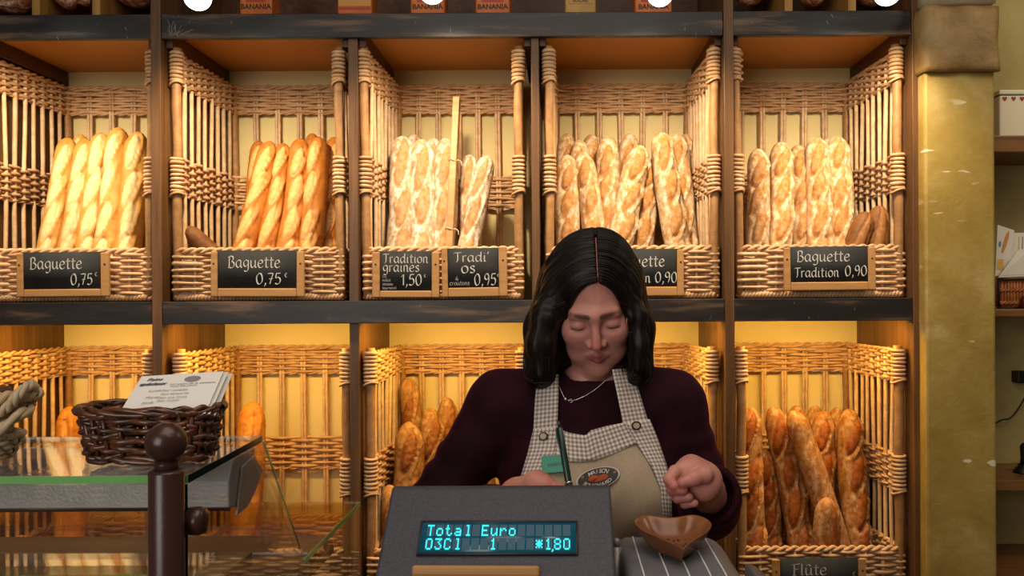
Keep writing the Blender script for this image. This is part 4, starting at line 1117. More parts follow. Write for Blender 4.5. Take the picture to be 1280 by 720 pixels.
m = MB(); E = tilt_ring(R2, .003); m.add(E+[(p[0],p[1],p[2]+.003) for p in E], [tuple(range(40))[::-1], tuple(range(40,80))]+[(i,(i+1)%40,40+(i+1)%40,40+i) for i in range(40)]); m.build('bottom', 'pale_wicker', t)
m = MB(); E = tilt_ring(R1+.003, .058); rope(m, E+[E[0]], .0042, .03, strands=3, rr=.0045); m.build('braided_rim', 'pale_wicker', t)
# handle arch at the right end
hp = [(-16,524,.905), (8,510,.90), (30,486,.905), (41,482,.925), (41,497,.94), (30,510,.95)]
m = MB(); rope(m, crom([P(*q) for q in hp], 8), .0030, .026, strands=3, rr=.0034)
rope(m, crom([P(-10,545,.90), P(12,528,.90), P(30,515,.91), P(38,512,.93)], 8), 0.0026, .05, strands=2, rr=.0042)
m.build('handle', 'pale_wicker', t)
MAT['packet'] = m_plain('dark_red_packet', '#3a120f', .3, 0, .5, '#6e2b20', 70)
m = MB(); m.obox((c0.x+.03, c0.y, c0.z+.052), (.03,.002,.012), (0,.022,0), (-.006,0,.02))
pk = m.build('wrapped_packet', 'packet', bevel=.006); tag(pk, 'dark reddish wrapped packet lying in the pale braided basket', 'packet', )
# ---------------------------------------------------------------- the woman behind the counter
def smin(a, b, k):
    h = np.clip(.5+.5*(b-a)/k, 0, 1); return b*(1-h)+a*h - k*h*(1-h)
def smax(a, b, k): return -smin(-a, -b, k)
def sph(p, c, r): return np.linalg.norm(p-np.array(c, float), axis=-1)-r
def ell_(p, c, r):
    r = np.array(r, float); q = (p-np.array(c, float)); k0 = np.linalg.norm(q/r, axis=-1); k1 = np.linalg.norm(q/(r*r), axis=-1)
    return k0*(k0-1)/np.maximum(k1, 1e-9)
def cone(p, a, b, r1, r2):
    a, b = np.array(tuple(a), float), np.array(tuple(b), float); ab = b-a; L2 = ab.dot(ab)
    h = np.clip(((p-a)@ab)/L2, 0, 1); return np.linalg.norm(p-a-h[...,None]*ab, axis=-1)-(r1+(r2-r1)*h)
def chain(p, pts, rs, k=.004):
    d = None
    for i in range(len(pts)-1):
        e = cone(p, pts[i], pts[i+1], rs[i], rs[i+1]); d = e if d is None else smin(d, e, k)
    return d
def surf(f, lo, hi, h):
    """surface nets of f(points)<0 in a box"""
    ax = [np.arange(l, u+h, h) for l, u in zip(lo, hi)]
    n = [len(a) for a in ax]; val = np.empty(n)
    for i0 in range(0, n[0], 24):
        g = np.stack(np.meshgrid(ax[0][i0:i0+24], ax[1], ax[2], indexing='ij'), -1); val[i0:i0+24] = f(g)
    ins = val < 0
    cs = [(i,j,k) for i in (0,1) for j in (0,1) for k in (0,1)]
    sl = lambda a, o: a[o[0]:n[0]-1+o[0], o[1]:n[1]-1+o[1], o[2]:n[2]-1+o[2]]
    cnt = sum(sl(ins, o).astype(int) for o in cs); mix = (cnt > 0) & (cnt < 8)
    idx = np.argwhere(mix); I = -np.ones(mix.shape, int); I[mix] = np.arange(len(idx))
    acc = np.zeros((len(idx), 3)); num = np.zeros(len(idx))
    for a in cs:
        for d in range(3):
            if a[d]: continue
            b = list(a); b[d] = 1
            va = val[tuple((idx+np.array(a)).T)]; vb = val[tuple((idx+np.array(b)).T)]
            m = (va < 0) != (vb < 0); t = np.where(m, va/np.where(m, va-vb, 1), 0)
            pt = np.array(a, float)[None].repeat(len(idx), 0); pt[:, d] += t
            acc[m] += pt[m]; num[m] += 1
    V = np.array([a[0] for a in ax]) + (idx + acc/num[:,None])*h
    F = []
    for d in range(3):
        e, g_ = [(1,2),(2,0),(0,1)][d]
        o = [0,0,0]; o[d] = 1
        A = ins[tuple(slice(0, n[q]-o[q]) for q in range(3))]; Bv = ins[tuple(slice(o[q], n[q]) for q in range(3))]
        E = np.argwhere(A != Bv)
        ok = (E[:,e] > 0) & (E[:,g_] > 0) & (E[:,e] < n[e]-1) & (E[:,g_] < n[g_]-1); E = E[ok]
        if not len(E): continue
        ue, ug = np.eye(3, dtype=int)[e], np.eye(3, dtype=int)[g_]
        q = np.stack([I[tuple((E-ue-ug).T)], I[tuple((E-ug).T)], I[tuple(E.T)], I[tuple((E-ue).T)]], 1)
        fl = ~A[tuple(E.T)]; q[fl] = q[fl][:, ::-1]; F.append(q)
    F = np.concatenate(F); F = F[(F >= 0).all(1)]
    return V, F.tolist()
def vnoise(p, s, seed=0):
    x = p*s; return (np.sin(x[...,0]*1.7+seed+np.sin(x[...,1]*1.3+seed))+np.sin(x[...,1]*1.9+2*seed+np.sin(x[...,2]*1.1))+np.sin(x[...,2]*1.6+3*seed+np.sin(x[...,0]*1.5)))/3

XC = xat(738, 1.5)
# head frame (head bowed forward, slightly tilted)
HS = .88
HC = np.array([xat(744, 1.40), 1.432, 1.4415])
al, ya, ro_ = math.radians(29), math.radians(-3), math.radians(-3)
RM = np.array((Matrix.Rotation(ya, 3, 'Z') @ Matrix.Rotation(ro_, 3, 'Y') @ Matrix.Rotation(al, 3, 'X')))
def hl(p): return ((p-HC)@RM)/HS            # world -> head local
def hw_(q): return HC + (RM@np.array(q, float))*HS
def head_sdf(p):
    q = hl(p); s = q.copy(); s[...,0] = np.abs(s[...,0])
    d = ell_(q, (0,.018,.038), (.0755,.096,.083))
    d = smin(d, ell_(q, (0,-.026,-.03), (.0625,.062,.088)), .03)
    d = smin(d, sph(s, (.029,-.050,-.074), .023), .03)           # jaw
    d = smin(d, ell_(q, (0,-.066,-.106), (.021,.020,.017)), .022)   # chin
    d = smin(d, sph(s, (.036,-.062,-.022), .027), .022)          # cheek
    d = smin(d, cone(s, (0,-.083,.022), (.036,-.074,.022), .0125, .011), .014)  # brow
    d = smax(d, -ell_(s, (.031,-.098,.002), (.019,.016,.0125)), .012)  # socket
    d = smin(d, ell_(s, (.0305,-.0765,.001), (.0155,.0125,.0105)), .004)   # lidded eye
    d = smax(d, -cone(s, (.017,-.0893,-.0035), (.044,-.0815,-.0035), .0008, .0008), .0015)
    d = smin(d, cone(q, (0,-.087,.016), (0,-.107,-.030), .0065, .0095), .010)   # nose
    d = smin(d, ell_(s, (.0115,-.094,-.034), (.0075,.009,.0065)), .005)
    d = smax(d, -sph(s, (.0062,-.1025,-.041), .0032), .002)
    d = smin(d, cone(s, (0,-.0925,-.0585), (.021,-.083,-.063), .0062, .003), .005)   # lips
    d = smin(d, cone(s, (0,-.0905,-.0705), (.017,-.084,-.066), .0068, .0035), .005)
    d = smax(d, -cone(s, (0,-.1005,-.0640), (.022,-.088,-.0645), .0012, .0008), .002)
    d = smax(d, -cone(q, (0,-.0995,-.046), (0,-.098,-.054), .0018, .0022), .004)
    ear = smax(ell_(s, (.075,.012,-.008), (.010,.020,.032)), -ell_(s, (.085,.006,-.006), (.007,.012,.022)), .004)
    d = smin(d, ear, .006)
    par = np.maximum(ell_(q, (0,.022,.044), (.0880,.107,.0912)), np.maximum(np.abs(q[...,0]-.010)-.0019, np.maximum(q[...,1]-.02, np.maximum(.07-q[...,2], -.066-q[...,1]))))
    d = np.minimum(d, par)
    return d*HS
NB = Vector((XC+.002, 1.485, 1.285))
neck_a = hw_((0,.045,-.05))
def neck_sdf(p): return cone(p, neck_a, NB, .050, .056)
SHR, SHL = P(628,506,1.5), P(838,506,1.5)           # her right (viewer's left) / her left shoulder
ELR, ELL = P(532,654,1.45), P(884,636,1.47)
WRR, WRL = P(640,646,1.20), P(887,620,1.225)
def torso_sdf(p, o=0.0):
    s = p.copy(); s[...,0] = np.abs(p[...,0]-XC)
    d = ell_(s, (0,1.505,1.14), (.158,.108,.21))
    d = smin(d, ell_(s, (0,1.51,.99), (.150,.112,.20)), .06)
    d = smin(d, sph(s, (.072,1.435,1.115), .068), .05)
    d = smin(d, cone(p, SHR, SHL, .055, .055), .05)
    d = smin(d, cone(p, NB-Vector((0,0,.005)), (SHR+NB)/2+Vector((0,0,-.022)), .066, .05), .03)
    d = smin(d, cone(p, NB-Vector((0,0,.005)), (SHL+NB)/2+Vector((0,0,-.022)), .066, .05), .03)
    return d-o
# ----- hands. local frame: u right, v up, w towards the viewer (mm), around a world point
def handframe(c):
    c = np.array(tuple(c), float)
    return lambda u, v, w: c + np.array([u, -w, v])*.001
HL = handframe(P(862,600,1.13))
WL = np.array(tuple(WRL))
def hand_left(p):
    d = cone(p, WL, HL(22,-6,-22), .027, .024)
    palm = chain(p, [HL(20,-2,-16), HL(4,10,-14), HL(-8,11,-6)], [.022,.019,.012], .012)
    palm = smin(palm, chain(p, [HL(18,-10,-12), HL(2,-4,-12)], [.020,.019], .01), .012)
    d = smin(d, palm, .014)
    f = [([HL(-2,16,-8), HL(-20,12,2), HL(-29,3,10), HL(-24,-4,19)], [.0088,.0084,.0078,.0066]),
         ([HL(0,5,-8), HL(-22,0,2), HL(-25,-10,13), HL(-12,-9,20)], [.0088,.0084,.0078,.0068]),
         ([HL(3,-6,-8), HL(-17,-12,1), HL(-18,-21,11), HL(-4,-19,17)], [.0086,.0080,.0074,.0064]),
         ([HL(8,-16,-8), HL(-8,-23,-1), HL(-8,-30,8), HL(4,-28,13)], [.0078,.0070,.0064,.0056])]
    for pts, rs in f: d = smin(d, chain(p, pts, rs, .0025), .0022)
    th = chain(p, [HL(24,4,-8), HL(18,8,8), HL(3,6,19), HL(-13,1,23)], [.0140,.0112,.0094,.0072], .005)
    d = smin(d, th, .003)
    return d
HR = handframe(P(674,619,1.105))
WR = np.array(tuple(WRR))
def hand_right(p):
    d = cone(p, WR, HR(-32,-10,-30), .026, .023)
    d = smin(d, chain(p, [HR(-26,-6,-26), HR(-2,8,-10), HR(8,9,-2)], [.023,.020,.014], .012), .014)
    d = smin(d, chain(p, [HR(-24,-12,-20), HR(0,-6,-4)], [.021,.018], .012), .012)
    f = [([HR(8,10,-8), HR(26,8,4), HR(38,-6,13), HR(42,-22,17)], [.0098,.0092,.0084,.0072]),
         ([HR(8,4,2), HR(26,0,13), HR(36,-16,20), HR(38,-32,20)], [.0098,.0092,.0086,.0074]),
         ([HR(4,-4,9), HR(20,-9,19), HR(27,-24,22), HR(22,-38,19)], [.0092,.0088,.0082,.0072]),
         ([HR(-4,-11,12), HR(8,-18,20), HR(13,-30,21), HR(8,-41,18)], [.0082,.0078,.0072,.0062])]
    for pts, rs in f: d = smin(d, chain(p, pts, rs, .003), .0032)
    d = smin(d, chain(p, [HR(-16,2,-22), HR(6,-2,-30), HR(26,-12,-16), HR(39,-24,2)], [.015,.012,.0098,.0078], .005), .0045)
    return d
MAT['skin'] = NT('skin'); _t = MAT['skin']; co = _t.coord()
sk = _t.ramp(_t.noise(co, 28, 4), [(.3, lin('#b9796a')), (.7, lin('#cf9484'))])
for nm, colr in (('lip', '#9c4c48'), ('brow', '#2b1812'), ('flush', '#b4605a')):
    at = _t.node('ShaderNodeAttribute', attribute_name=nm); sk = _t.mix(at.outputs['Fac'], sk, lin(colr))
_t.base(sk); _t.set(.48, 0, .4, Subsurface_Weight=.12); _t.b.inputs['Subsurface Radius'].default_value = (.012,.005,.003)
_t.bump(_t.noise(co, 420, 3), .12, .0006); MAT['skin'] = _t.m
body = MB()
headf = lambda p: smin(head_sdf(p), neck_sdf(p), .022)
V, F = surf(headf, HC+np.array([-.10,-.13,-.20]), HC+np.array([.10,.14,.13]), .0024); body.add(V, F)
q = hl(V); s = q.copy(); s[:,0] = np.abs(s[:,0])
front = q[:,1] < -.05
lip = front*np.clip(1.4-np.minimum(cone(s,(0,-.0955,-.0595),(.020,-.083,-.0635),.0042,.002), cone(s,(0,-.0935,-.0695),(.0165,-.083,-.066),.0048,.0025))/.0022, 0, 1)*.75
browm = front*np.clip(1.2-cone(s,(.014,-.094,.0235),(.043,-.078,.0255),.0033,.0018)/.003, 0, 1)*.8
lash = front*np.clip(1.1-cone(s,(.017,-.0893,-.0040),(.045,-.0815,-.0045),.0012,.0012)/.0014, 0, 1)*.9
lash = np.maximum(lash, .35*((np.abs(q[:,0]-.010) < .005) & (q[:,2] > .095) & (q[:,1] < .03) & (q[:,1] > -.07)))
flush = np.clip(1-sph(q,(0,-.108,-.03),0)/.022, 0, 1)*.55 + np.clip(1-sph(s,(.04,-.075,-.03),0)/.03, 0, 1)*.35
parts_attr = [(lip, np.maximum(browm, lash), flush)]
for fn_, c0_, lo, hi in ((hand_left, HL(0,0,0), (-.05,-.06,-.055), (.06,.13,.05)), (hand_right, HR(0,0,0), (-.085,-.06,-.065), (.07,.13,.05))):
    V, F = surf(fn_, np.array(c0_)+np.array(lo), np.array(c0_)+np.array(hi), .0014); body.add(V, F); z = np.zeros(len(V))
    fl = np.clip(vnoise(V, 60, 2)*.3+.25, 0, 1)
    if fn_ is hand_left: 
        tips = np.minimum(np.linalg.norm(V-HL(-25,-6,16), axis=1), np.linalg.norm(V-HL(-12,-3,24), axis=1)); fl = np.maximum(fl, np.clip(1.2-tips/.014, 0, .8))
    parts_attr.append((z, z, fl))
# torso, arms and legs under the clothes
hipz = .93; 
HIPS = [Vector((XC-.085, 1.50, .90)), Vector((XC+.085, 1.50, .90))]; KN = [Vector((XC-.09,1.47,.50)), Vector((XC+.09,1.48,.50))]; AN = [Vector((XC-.095,1.52,.09)), Vector((XC+.095,1.50,.09))]
def inner(p):
    d = torso_sdf(p, -.016)
    for a, b_, c_ in ((SHR,ELR,WRR),(SHL,ELL,WRL)): d = smin(d, chain(p, [a,b_,c_], [.042,.036,.026], .01), .02)
    d = smin(d, neck_sdf(p), .02)
    d = smin(d, ell_(p, (XC,1.505,.93), (.148,.105,.12)), .04)
    for h_, k_, a_ in zip(HIPS, KN, AN):
        d = smin(d, chain(p, [h_,k_,a_], [.075,.05,.034], .02), .03)
        d = smin(d, cone(p, a_-Vector((0,0,.05)), a_+Vector((0,-.12,-.062)), .034, .024), .03)
    return d
V, F = surf(inner, (XC-.33,1.15,.0), (XC+.33,1.66,1.345), .012); body.add(V, F); z = np.zeros(len(V)); parts_attr.append((z, z, z))
for i, nm in enumerate(('lip', 'brow', 'flush')): body.att[nm] = np.concatenate([a[i] for a in parts_attr])
woman = body.build('person', 'skin', origin=(XC, 1.5, 0))
tag(woman, 'woman in dark velvet sweater and gingham bib apron, head bowed, writing behind the register', 'person')

# ----- sweater
def wr(p, a, b, amp, f, seed):
    a, b = np.array(tuple(a)), np.array(tuple(b)); t = ((p-a)@(b-a))/((b-a)@(b-a)); return amp*np.sin(t*f+seed+3*vnoise(p, 22, seed))*np.clip(t*2, 0, 1)
def sweater(p):
    d = torso_sdf(p, .004)
    d = smin(d, cone(p, NB-Vector((0,0,.02)), NB+Vector((0,-.006,.012)), .066, .060), .02)
    for i, (a, b_, c_) in enumerate(((SHR,ELR,WRR),(SHL,ELL,WRL))):
        r = [.056,.052,.047] if i == 0 else [.056,.051,.044]
        up = cone(p, a, b_, r[0], r[1]) + wr(p, a, b_, .0022, 26, i)
        lo_ = cone(p, b_, c_, r[1], r[2]) + wr(p, b_, c_, .0025, 24, i+3)
        d = smin(d, smin(up, lo_, .02), .028)
        c_, b_ = np.array(tuple(c_)), np.array(tuple(b_)); ax = (c_-b_)/np.linalg.norm(c_-b_)
        h = (p-c_)@ax; rad = np.linalg.norm(p-c_-h[...,None]*ax, axis=-1)
        near = (rad < .09) & (h > -.05)
        d = np.where(near, smax(d, h-.016, .006), d)
        cav = np.maximum(rad-(r[2]-.009), -(h+.012)); d = np.where(near, smax(d, -cav, .004), d)
    # neckline
    nk = np.maximum(cone(p, NB-Vector((0,0,.03)), NB+Vector((0,-.02,.09)), .058, .062), -(p[...,2]-(1.288+(p[...,1]-1.42)*.12)))
    d = smax(d, -nk, .006)
    d = d + .0012*vnoise(p, 60, 5)
    return d
MAT['velvet'] = NT('maroon_velvet'); _t = MAT['velvet']; co = _t.coord()
_t.base(_t.ramp(_t.noise(co, 18, 5), [(.3, lin('#19040b')), (.7, lin('#2e0817'))])); _t.set(.8, 0, .15, Sheen_Weight=.32, Sheen_Roughness=.35)
_t.b.inputs['Sheen Tint'].default_value = lin('#a83358'); _t.bump(_t.noise(co, 260, 3), .3, .001); MAT['velvet'] = _t.m
V, F = surf(sweater, (XC-.32,1.13,.86), (XC+.32,1.66,1.36), .0048)
m = MB(); m.add(V, F); sw = m.build('sweater', 'velvet', woman)
# trousers and shoes (hidden behind the counter)
MAT['trouser'] = m_plain('dark_trousers', '#1c1b20', .8)
def trous(p):
    d = ell_(p, (XC,1.505,.93), (.158,.118,.12))
    for h_, k_, a_ in zip(HIPS, KN, AN): d = smin(d, chain(p, [h_,k_,a_], [.086,.064,.055], .02), .03)
    d = smax(d, p[...,2]-1.0, .004); return smax(d, .065-p[...,2], .004)
V, F = surf(trous, (XC-.22,1.34,.04), (XC+.22,1.66,1.03), .012); m = MB(); m.add(V, F); m.build('trousers', 'trouser', woman)
for a_ in AN:
    fs = lambda p: smax(smin(cone(p, a_-Vector((0,0,.045)), a_+Vector((0,-.14,-.055)), .044, .036), cone(p, a_, a_-Vector((0,0,.04)), .045, .045), .02), .002-p[...,2], .004)
    V, F = surf(fs, np.array(a_)+np.array((-.07,-.21,-.10)), np.array(a_)+np.array((.07,.08,.06)), .008); m = MB(); m.add(V, F); m.build('shoe', 'slate', woman)

# ----- hair
HT = [[P(697,352,1.40), P(682,395,1.385), P(676,430,1.38), P(678,466,1.378)], [P(782,352,1.40), P(795,395,1.385), P(797,430,1.385), P(795,460,1.385)]]
HT2 = [[P(698,352,1.46), P(681,410,1.45), P(675,466,1.43)], [P(778,352,1.46), P(792,410,1.45), P(797,462,1.43)]]
def hair_sdf(p):
    q = hl(p)
    d = ell_(q, (0,.022,.044), (.0915,.110,.0945))
    d = smin(d, ell_(q, (0,.075,-.03), (.085,.055,.10)), .03)
    for c_, r in zip(HT, ([.020,.021,.021,.017], [.016,.015,.014,.012])): d = smin(d, chain(p, c_, r, .02), .028)
    for c_ in HT2: d = smin(d, chain(p, c_, [.034,.033,.027], .02), .03)
    d = smin(d, cone(p, HT2[0][1]+Vector((.03,.02,-.03)), HT2[1][1]+Vector((-.03,.02,-.03)), .042, .042), .03)
    face = ell_(q, (.004,-.105,-.048), (.064,.088,.142))
    face2 = ell_(q, (.0,-.06,-.10), (.050,.06,.07))
    part = np.maximum(np.abs(q[...,0]-.010)-.0015-.012*np.clip(-q[...,1]-.06, 0, 1), np.maximum(q[...,1]-.03, .06-q[...,2]))
    a1 = np.arctan2(q[...,0]-.010, q[...,2]+.05)
    wz = np.clip((q[...,2]-.0)/.06, 0, 1); an = np.arctan2(p[...,0]-HC[0], p[...,1]-HC[1])
    st = wz*(.0009*np.sin(q[...,1]*520+1.5*np.sin(a1*2)) + .0009*np.sin(q[...,1]*233)) + (1-wz)*(.0010*np.sin(an*46) + .0010*np.sin(an*27+1))
    d = d + st
    d = smax(d, -smin(face, face2, .02), .006)
    d = smax(d, -part, .0035)
    return smax(d, -head_sdf(p)-.004, .001)
V, F = surf(hair_sdf, HC+np.array([-.15,-.16,-.20]), HC+np.array([.15,.20,.15]), .0024)
MAT['hair'] = NT('dark_brown_hair'); _t = MAT['hair']; co = _t.coord('Object', (60, 60, 3))
_t.base(_t.ramp(_t.noise(co, 3, 4), [(.3, lin('#0b0706')), (.7, lin('#1b100c'))])); _t.set(.45, 0, .25)
_t.bump(_t.noise(_t.coord('Object', (110, 160, 6)), 4, 3), .25, .001); MAT['hair'] = _t.m
m = MB(); m.add(V, F); hair = m.build('hair', 'hair', woman)
# loose strands that follow the hair from the parting down to the tips
m = MB(); r = random.Random(3)
for sd_ in (-1, 1):
    for k in range(95):
        yl = -.075+.15*r.random(); pts = []
        A0 = .0915*1.01; yy = (yl-.022)/.110
        rr = math.sqrt(max(.02, 1-yy*yy))
        for t_ in np.linspace(.03, 1.50, 9):
            pts.append(hw_((.010*(1-t_)+sd_*A0*rr*math.sin(t_), yl, .044+.0945*1.01*rr*math.cos(t_))))
        end = pts[-1]
        if yl < -.035: tgt = HT[0 if sd_ < 0 else 1]
        else: tgt = HT2[0 if sd_ < 0 else 1]
        rad_ = ((.0205 if sd_ < 0 else .0145) if yl < -.035 else .031)
        ang = r.random()*6.28 if yl >= -.035 else (math.pi/2*-1 + (r.random()-.5)*2.6)
        for j, c_ in enumerate(tgt[1:]):
            rj = rad_*(1 if j == 0 else 1.0 if j == 1 and len(tgt) > 3 else .86)
            pts.append(np.array(tuple(c_))+np.array([math.cos(ang)*rj, math.sin(ang)*rj, -(.008*r.random() if j == len(tgt)-2 else 0)]))
        pts = crom(pts, 4); n = len(pts)
        m.tube(pts, [.0011*(1-(i/(n-1))**3*.8) for i in range(n)], 5)
for c_ in ([P(806,440,1.40), P(812,455,1.39), P(813,470,1.385), P(806,480,1.38)], [P(668,430,1.39), P(655,460,1.38), P(660,476,1.375), P(676,480,1.372)], [P(664,400,1.40), P(655,440,1.39), P(656,468,1.38), P(668,477,1.375)], [P(803,420,1.41), P(815,450,1.40), P(818,462,1.395)]):
    m.tube(crom(c_, 6), .0008, 5)
tag(m.build('strands', 'hair', hair), kind='stuff')

# ----- apron draped over the sweater front
ORIG = np.array((0,0,HCAM))
def drape(px, py, off):
    d = np.array(tuple(P(px, py, 1.0)))-ORIG; d /= d[1]
    ys = np.arange(1.10, 1.62, .004); pts = ORIG + ys[:,None]*d
    v = torso_sdf(pts, .006)
    k = np.argmax(v < 0)
    if v[k] >= 0: k = len(ys)-1; return ORIG + d*1.47
    a, b_ = ys[k-1], ys[k]
    for _ in range(12):
        c_ = (a+b_)/2
        if torso_sdf((ORIG+c_*d)[None], .006)[0] < 0: b_ = c_
        else: a = c_
    return ORIG + d*(a-off/1.0)
def lerp_poly(pl, t):
    pl = np.array(pl, float); L = np.r_[0, np.cumsum(np.linalg.norm(np.diff(pl, axis=0), axis=1))]; s_ = t*L[-1]
    return np.array([np.interp(s_, L, pl[:,0]), np.interp(s_, L, pl[:,1])])
def cloth(name, left, right, nu, nv, off, mat, parent, thick=.0022, fold=0.0):
    G = np.zeros((nu, nv, 3)); U = np.zeros((nu, nv, 2)); m = MB()
    for i in range(nu):
        a, b_ = lerp_poly(left, i/(nu-1)), lerp_poly(right, i/(nu-1))
        for j in range(nv):
            px = a+(b_-a)*j/(nv-1); G[i,j] = drape(px[0], px[1], off + fold*math.sin(px[0]*.12+px[1]*.05)*math.sin(px[1]*.06))
    G[...,1] = (G[...,1] + np.pad(G[...,1], ((1,1),(0,0)), 'edge')[:-2] + np.pad(G[...,1], ((1,1),(0,0)), 'edge')[2:])/3
    mid = nv//2
    cs = np.r_[0, np.cumsum(np.linalg.norm(np.diff(G[:,mid], axis=0), axis=1))]
    for i in range(nu):
        rs_ = np.r_[0, np.cumsum(np.linalg.norm(np.diff(G[i], axis=0), axis=1))]; U[i,:,0] = rs_-rs_[mid]; U[i,:,1] = cs[i]
    m.grid(G); m.uv = U.reshape(-1,2)
    return m.build(name, mat, parent, solid=thick)
MAT['beige'] = NT('beige_canvas'); _t = MAT['beige']; co = _t.coord()
_t.base(_t.mix(_t.noise(co, 300, 2), lin('#a8957c'), lin('#c2af96'))); _t.set(.85, 0, .15); _t.bump(_t.noise(co, 500, 2), .25, .0006); MAT['beige'] = _t.m
def m_gingham():
    t = NT('brown_white_gingham'); t.set(.85, 0, .15)
    tc = t.node('ShaderNodeTexCoord'); sp_ = t.node('ShaderNodeSeparateXYZ'); t.link(tc.outputs['UV'], sp_.inputs[0])
    out = []
    for i in (0, 1):
        f = t.math('FRACT', t.math('MULTIPLY', sp_.outputs[i], 1/.0070)); out.append(t.math('GREATER_THAN', f, .5))
    s_ = t.math('MULTIPLY', t.math('ADD', out[0], out[1]), .5)
    t.base(t.ramp(s_, [(0, lin('#e6dfd9')), (.5, lin('#bdb0a6')), (1, lin('#8d7c72'))])); return t.m
MAT['gingham'] = m_gingham()
apron = cloth('apron', [(697,556),(690,572),(672,600),(664,640),(655,700),(650,770)], [(790,548),(806,566),(822,596),(832,628),(834,680),(832,770)], 40, 30, .004, 'beige', woman, fold=.0022)
tag(apron, 'beige canvas bib apron with gingham edging and an oval badge')
cloth('strap', [(672,470),(669,500),(667,535),(662,560)], [(698,468),(698,500),(697,532),(696,556)], 26, 7, .006, 'gingham', apron)
cloth('strap', [(765,462),(771,490),(777,520),(781,545)], [(790,460),(799,490),(808,520),(814,540)], 26, 7, .006, 'gingham', apron)
cloth('gingham_band', [(694,534),(712,541),(732,544.5),(738,538),(760,532),(782,528)], [(690,573),(712,577),(732,577),(745,575),(768,567),(796,554)], 24, 9, .0075, 'gingham', apron)
cloth('gingham_edge', [(667,536),(661,562),(653,590),(645,615),(640,650),(636,770)], [(696,534),(694,562),(687,580),(676,605),(668,650),(662,770)], 34, 8, .008, 'gingham', apron)
cloth('gingham_edge', [(782,529),(796,555),(814,582),(826,610),(829,650),(826,770)], [(812,524),(822,548),(834,585),(839,615),(840,650),(842,770)], 34, 8, .008, 'gingham', apron)
MAT['button_b'] = m_plain('brown_button', '#2e1a12', .35); MAT['button_c'] = m_plain('cream_button', '#b7a88d', .5)
def patch_frame(px, py, off):
    c_ = drape(px, py, off); ex = drape(px+4, py, off)-drape(px-4, py, off); ez = drape(px, py-4, off)-drape(px, py+4, off)
    ex /= np.linalg.norm(ex); n_ = np.cross(ex, ez); n_ /= np.linalg.norm(n_)
    if n_[1] > 0: n_ = -n_
    ez = np.cross(n_, ex); ez = ez if ez[2] > 0 else -ez
    return Vector(c_), Vector(ex), Vector(ez), Vector(n_)
for px, py in ((679.5,545.5), (795,532)):
    c_, ex, ez, n_ = patch_frame(px, py, .011); m = MB()
    rg_ = [(0,.002),(.0062,.002),(.0076,.0026),(.0082,.0018),(.0082,0),(.0,0)]
    vs = []; n2 = 24
    for r_, h in rg_:
        for j in range(n2): a = 2*math.pi*j/n2; vs.append(tuple(c_+ex*r_*math.cos(a)+ez*r_*.9*math.sin(a)+n_*h))
    m.add(vs, [(i*n2+j, i*n2+(j+1)%n2, (i+1)*n2+(j+1)%n2, (i+1)*n2+j) for i in range(len(rg_)-1) for j in range(n2)])
    bt_ = m.build('button', 'button_b', apron)
    # cream face
    m = MB(); m.add([tuple(c_+ex*.0056*math.cos(a)+ez*.005*math.sin(a)+n_*.0026) for a in np.linspace(0, 2*math.pi, 24, endpoint=False)] + [tuple(c_+ex*.0056*math.cos(a)+ez*.005*math.sin(a)+n_*.001) for a in np.linspace(0, 2*math.pi, 24, endpoint=False)], [tuple(range(24)), tuple(range(24,48))[::-1]]+[(i,(i+1)%24,24+(i+1)%24,24+i) for i in range(24)])
# (the cream discs carry the buttons' faces)
    ORG.setdefault(bt_.name, ORG[woman.name]); ob_ = m.build('button_face', 'button_c', bt_, smooth=False)
# green name badge
MAT['green'] = m_plain('teal_green_badge', '#2f8f76', .5)
c_, ex, ez, n_ = patch_frame(693, 580, .0115)
ex2 = (ex*.985+ez*.10).normalized(); ez2 = n_.cross(ex2); ez2 = ez2 if ez2.z > 0 else -ez2
m = MB(); m.obox(c_, ex2*.0205, ez2*.0155, n_*.001); bdg = m.build('name_badge', 'green', apron, bevel=.001)
m = MB(); put_font(m, 'valérie', .0105, c_-ez2*.004+n_*.0014+ex2*.002, ex2, ez2, .25); m.build('badge_lettering', 'ink_d', bdg, smooth=False)
# oval emblem
MAT['emb_w'] = m_plain('emblem_white', '#d5d2cc', .8); MAT['emb_g'] = m_plain('emblem_grey', '#4a4642', .8)
MAT['emb_o'] = m_plain('emblem_orange', '#b9532e', .8); MAT['emb_y'] = m_plain('emblem_ochre', '#a8794a', .8)
ECX, ECY, EA, EB, EROT = 747.5, 597.5, 27.5, 14.0, math.radians(9)
def ep(u, v): 
    """emblem coordinates (unit ellipse) -> photo pixels"""
    x, y = u*EA, v*EB; return ECX + x*math.cos(EROT)+y*math.sin(EROT), ECY + -(y*math.cos(EROT)-0*x) - x*math.sin(EROT)*1.0 
def emb(name, fn_, mat, off, parent):
    m = MB(); vs = [drape(*ep(u, v), off) for (u, v) in fn_]; n_ = len(vs); c0_ = drape(*ep(*np.mean(fn_, axis=0)), off)
    m.add(vs+[c0_], [(i, (i+1)%n_, n_) for i in range(n_)]); return m.build(name, mat, parent, smooth=False)
circ = lambda r_, n_=48: [(r_*math.cos(a), r_*math.sin(a)) for a in np.linspace(0, 2*math.pi, n_, endpoint=False)]
def disc(name, rs, mat, off, parent):
    m = MB(); n_ = 48
    G = [[drape(*ep(r_*math.cos(a), r_*math.sin(a)), off) for a in np.linspace(0, 2*math.pi, n_+1)] for r_ in rs]
    m.grid(G); return m.build(name, mat, parent, smooth=True)
emblem = disc('emblem', [.01,.3,.6,.85,1.0], 'emb_w', .0105, apron)
disc('emblem_ground', [.01,.3,.6,.93], 'emb_g', .0112, emblem)
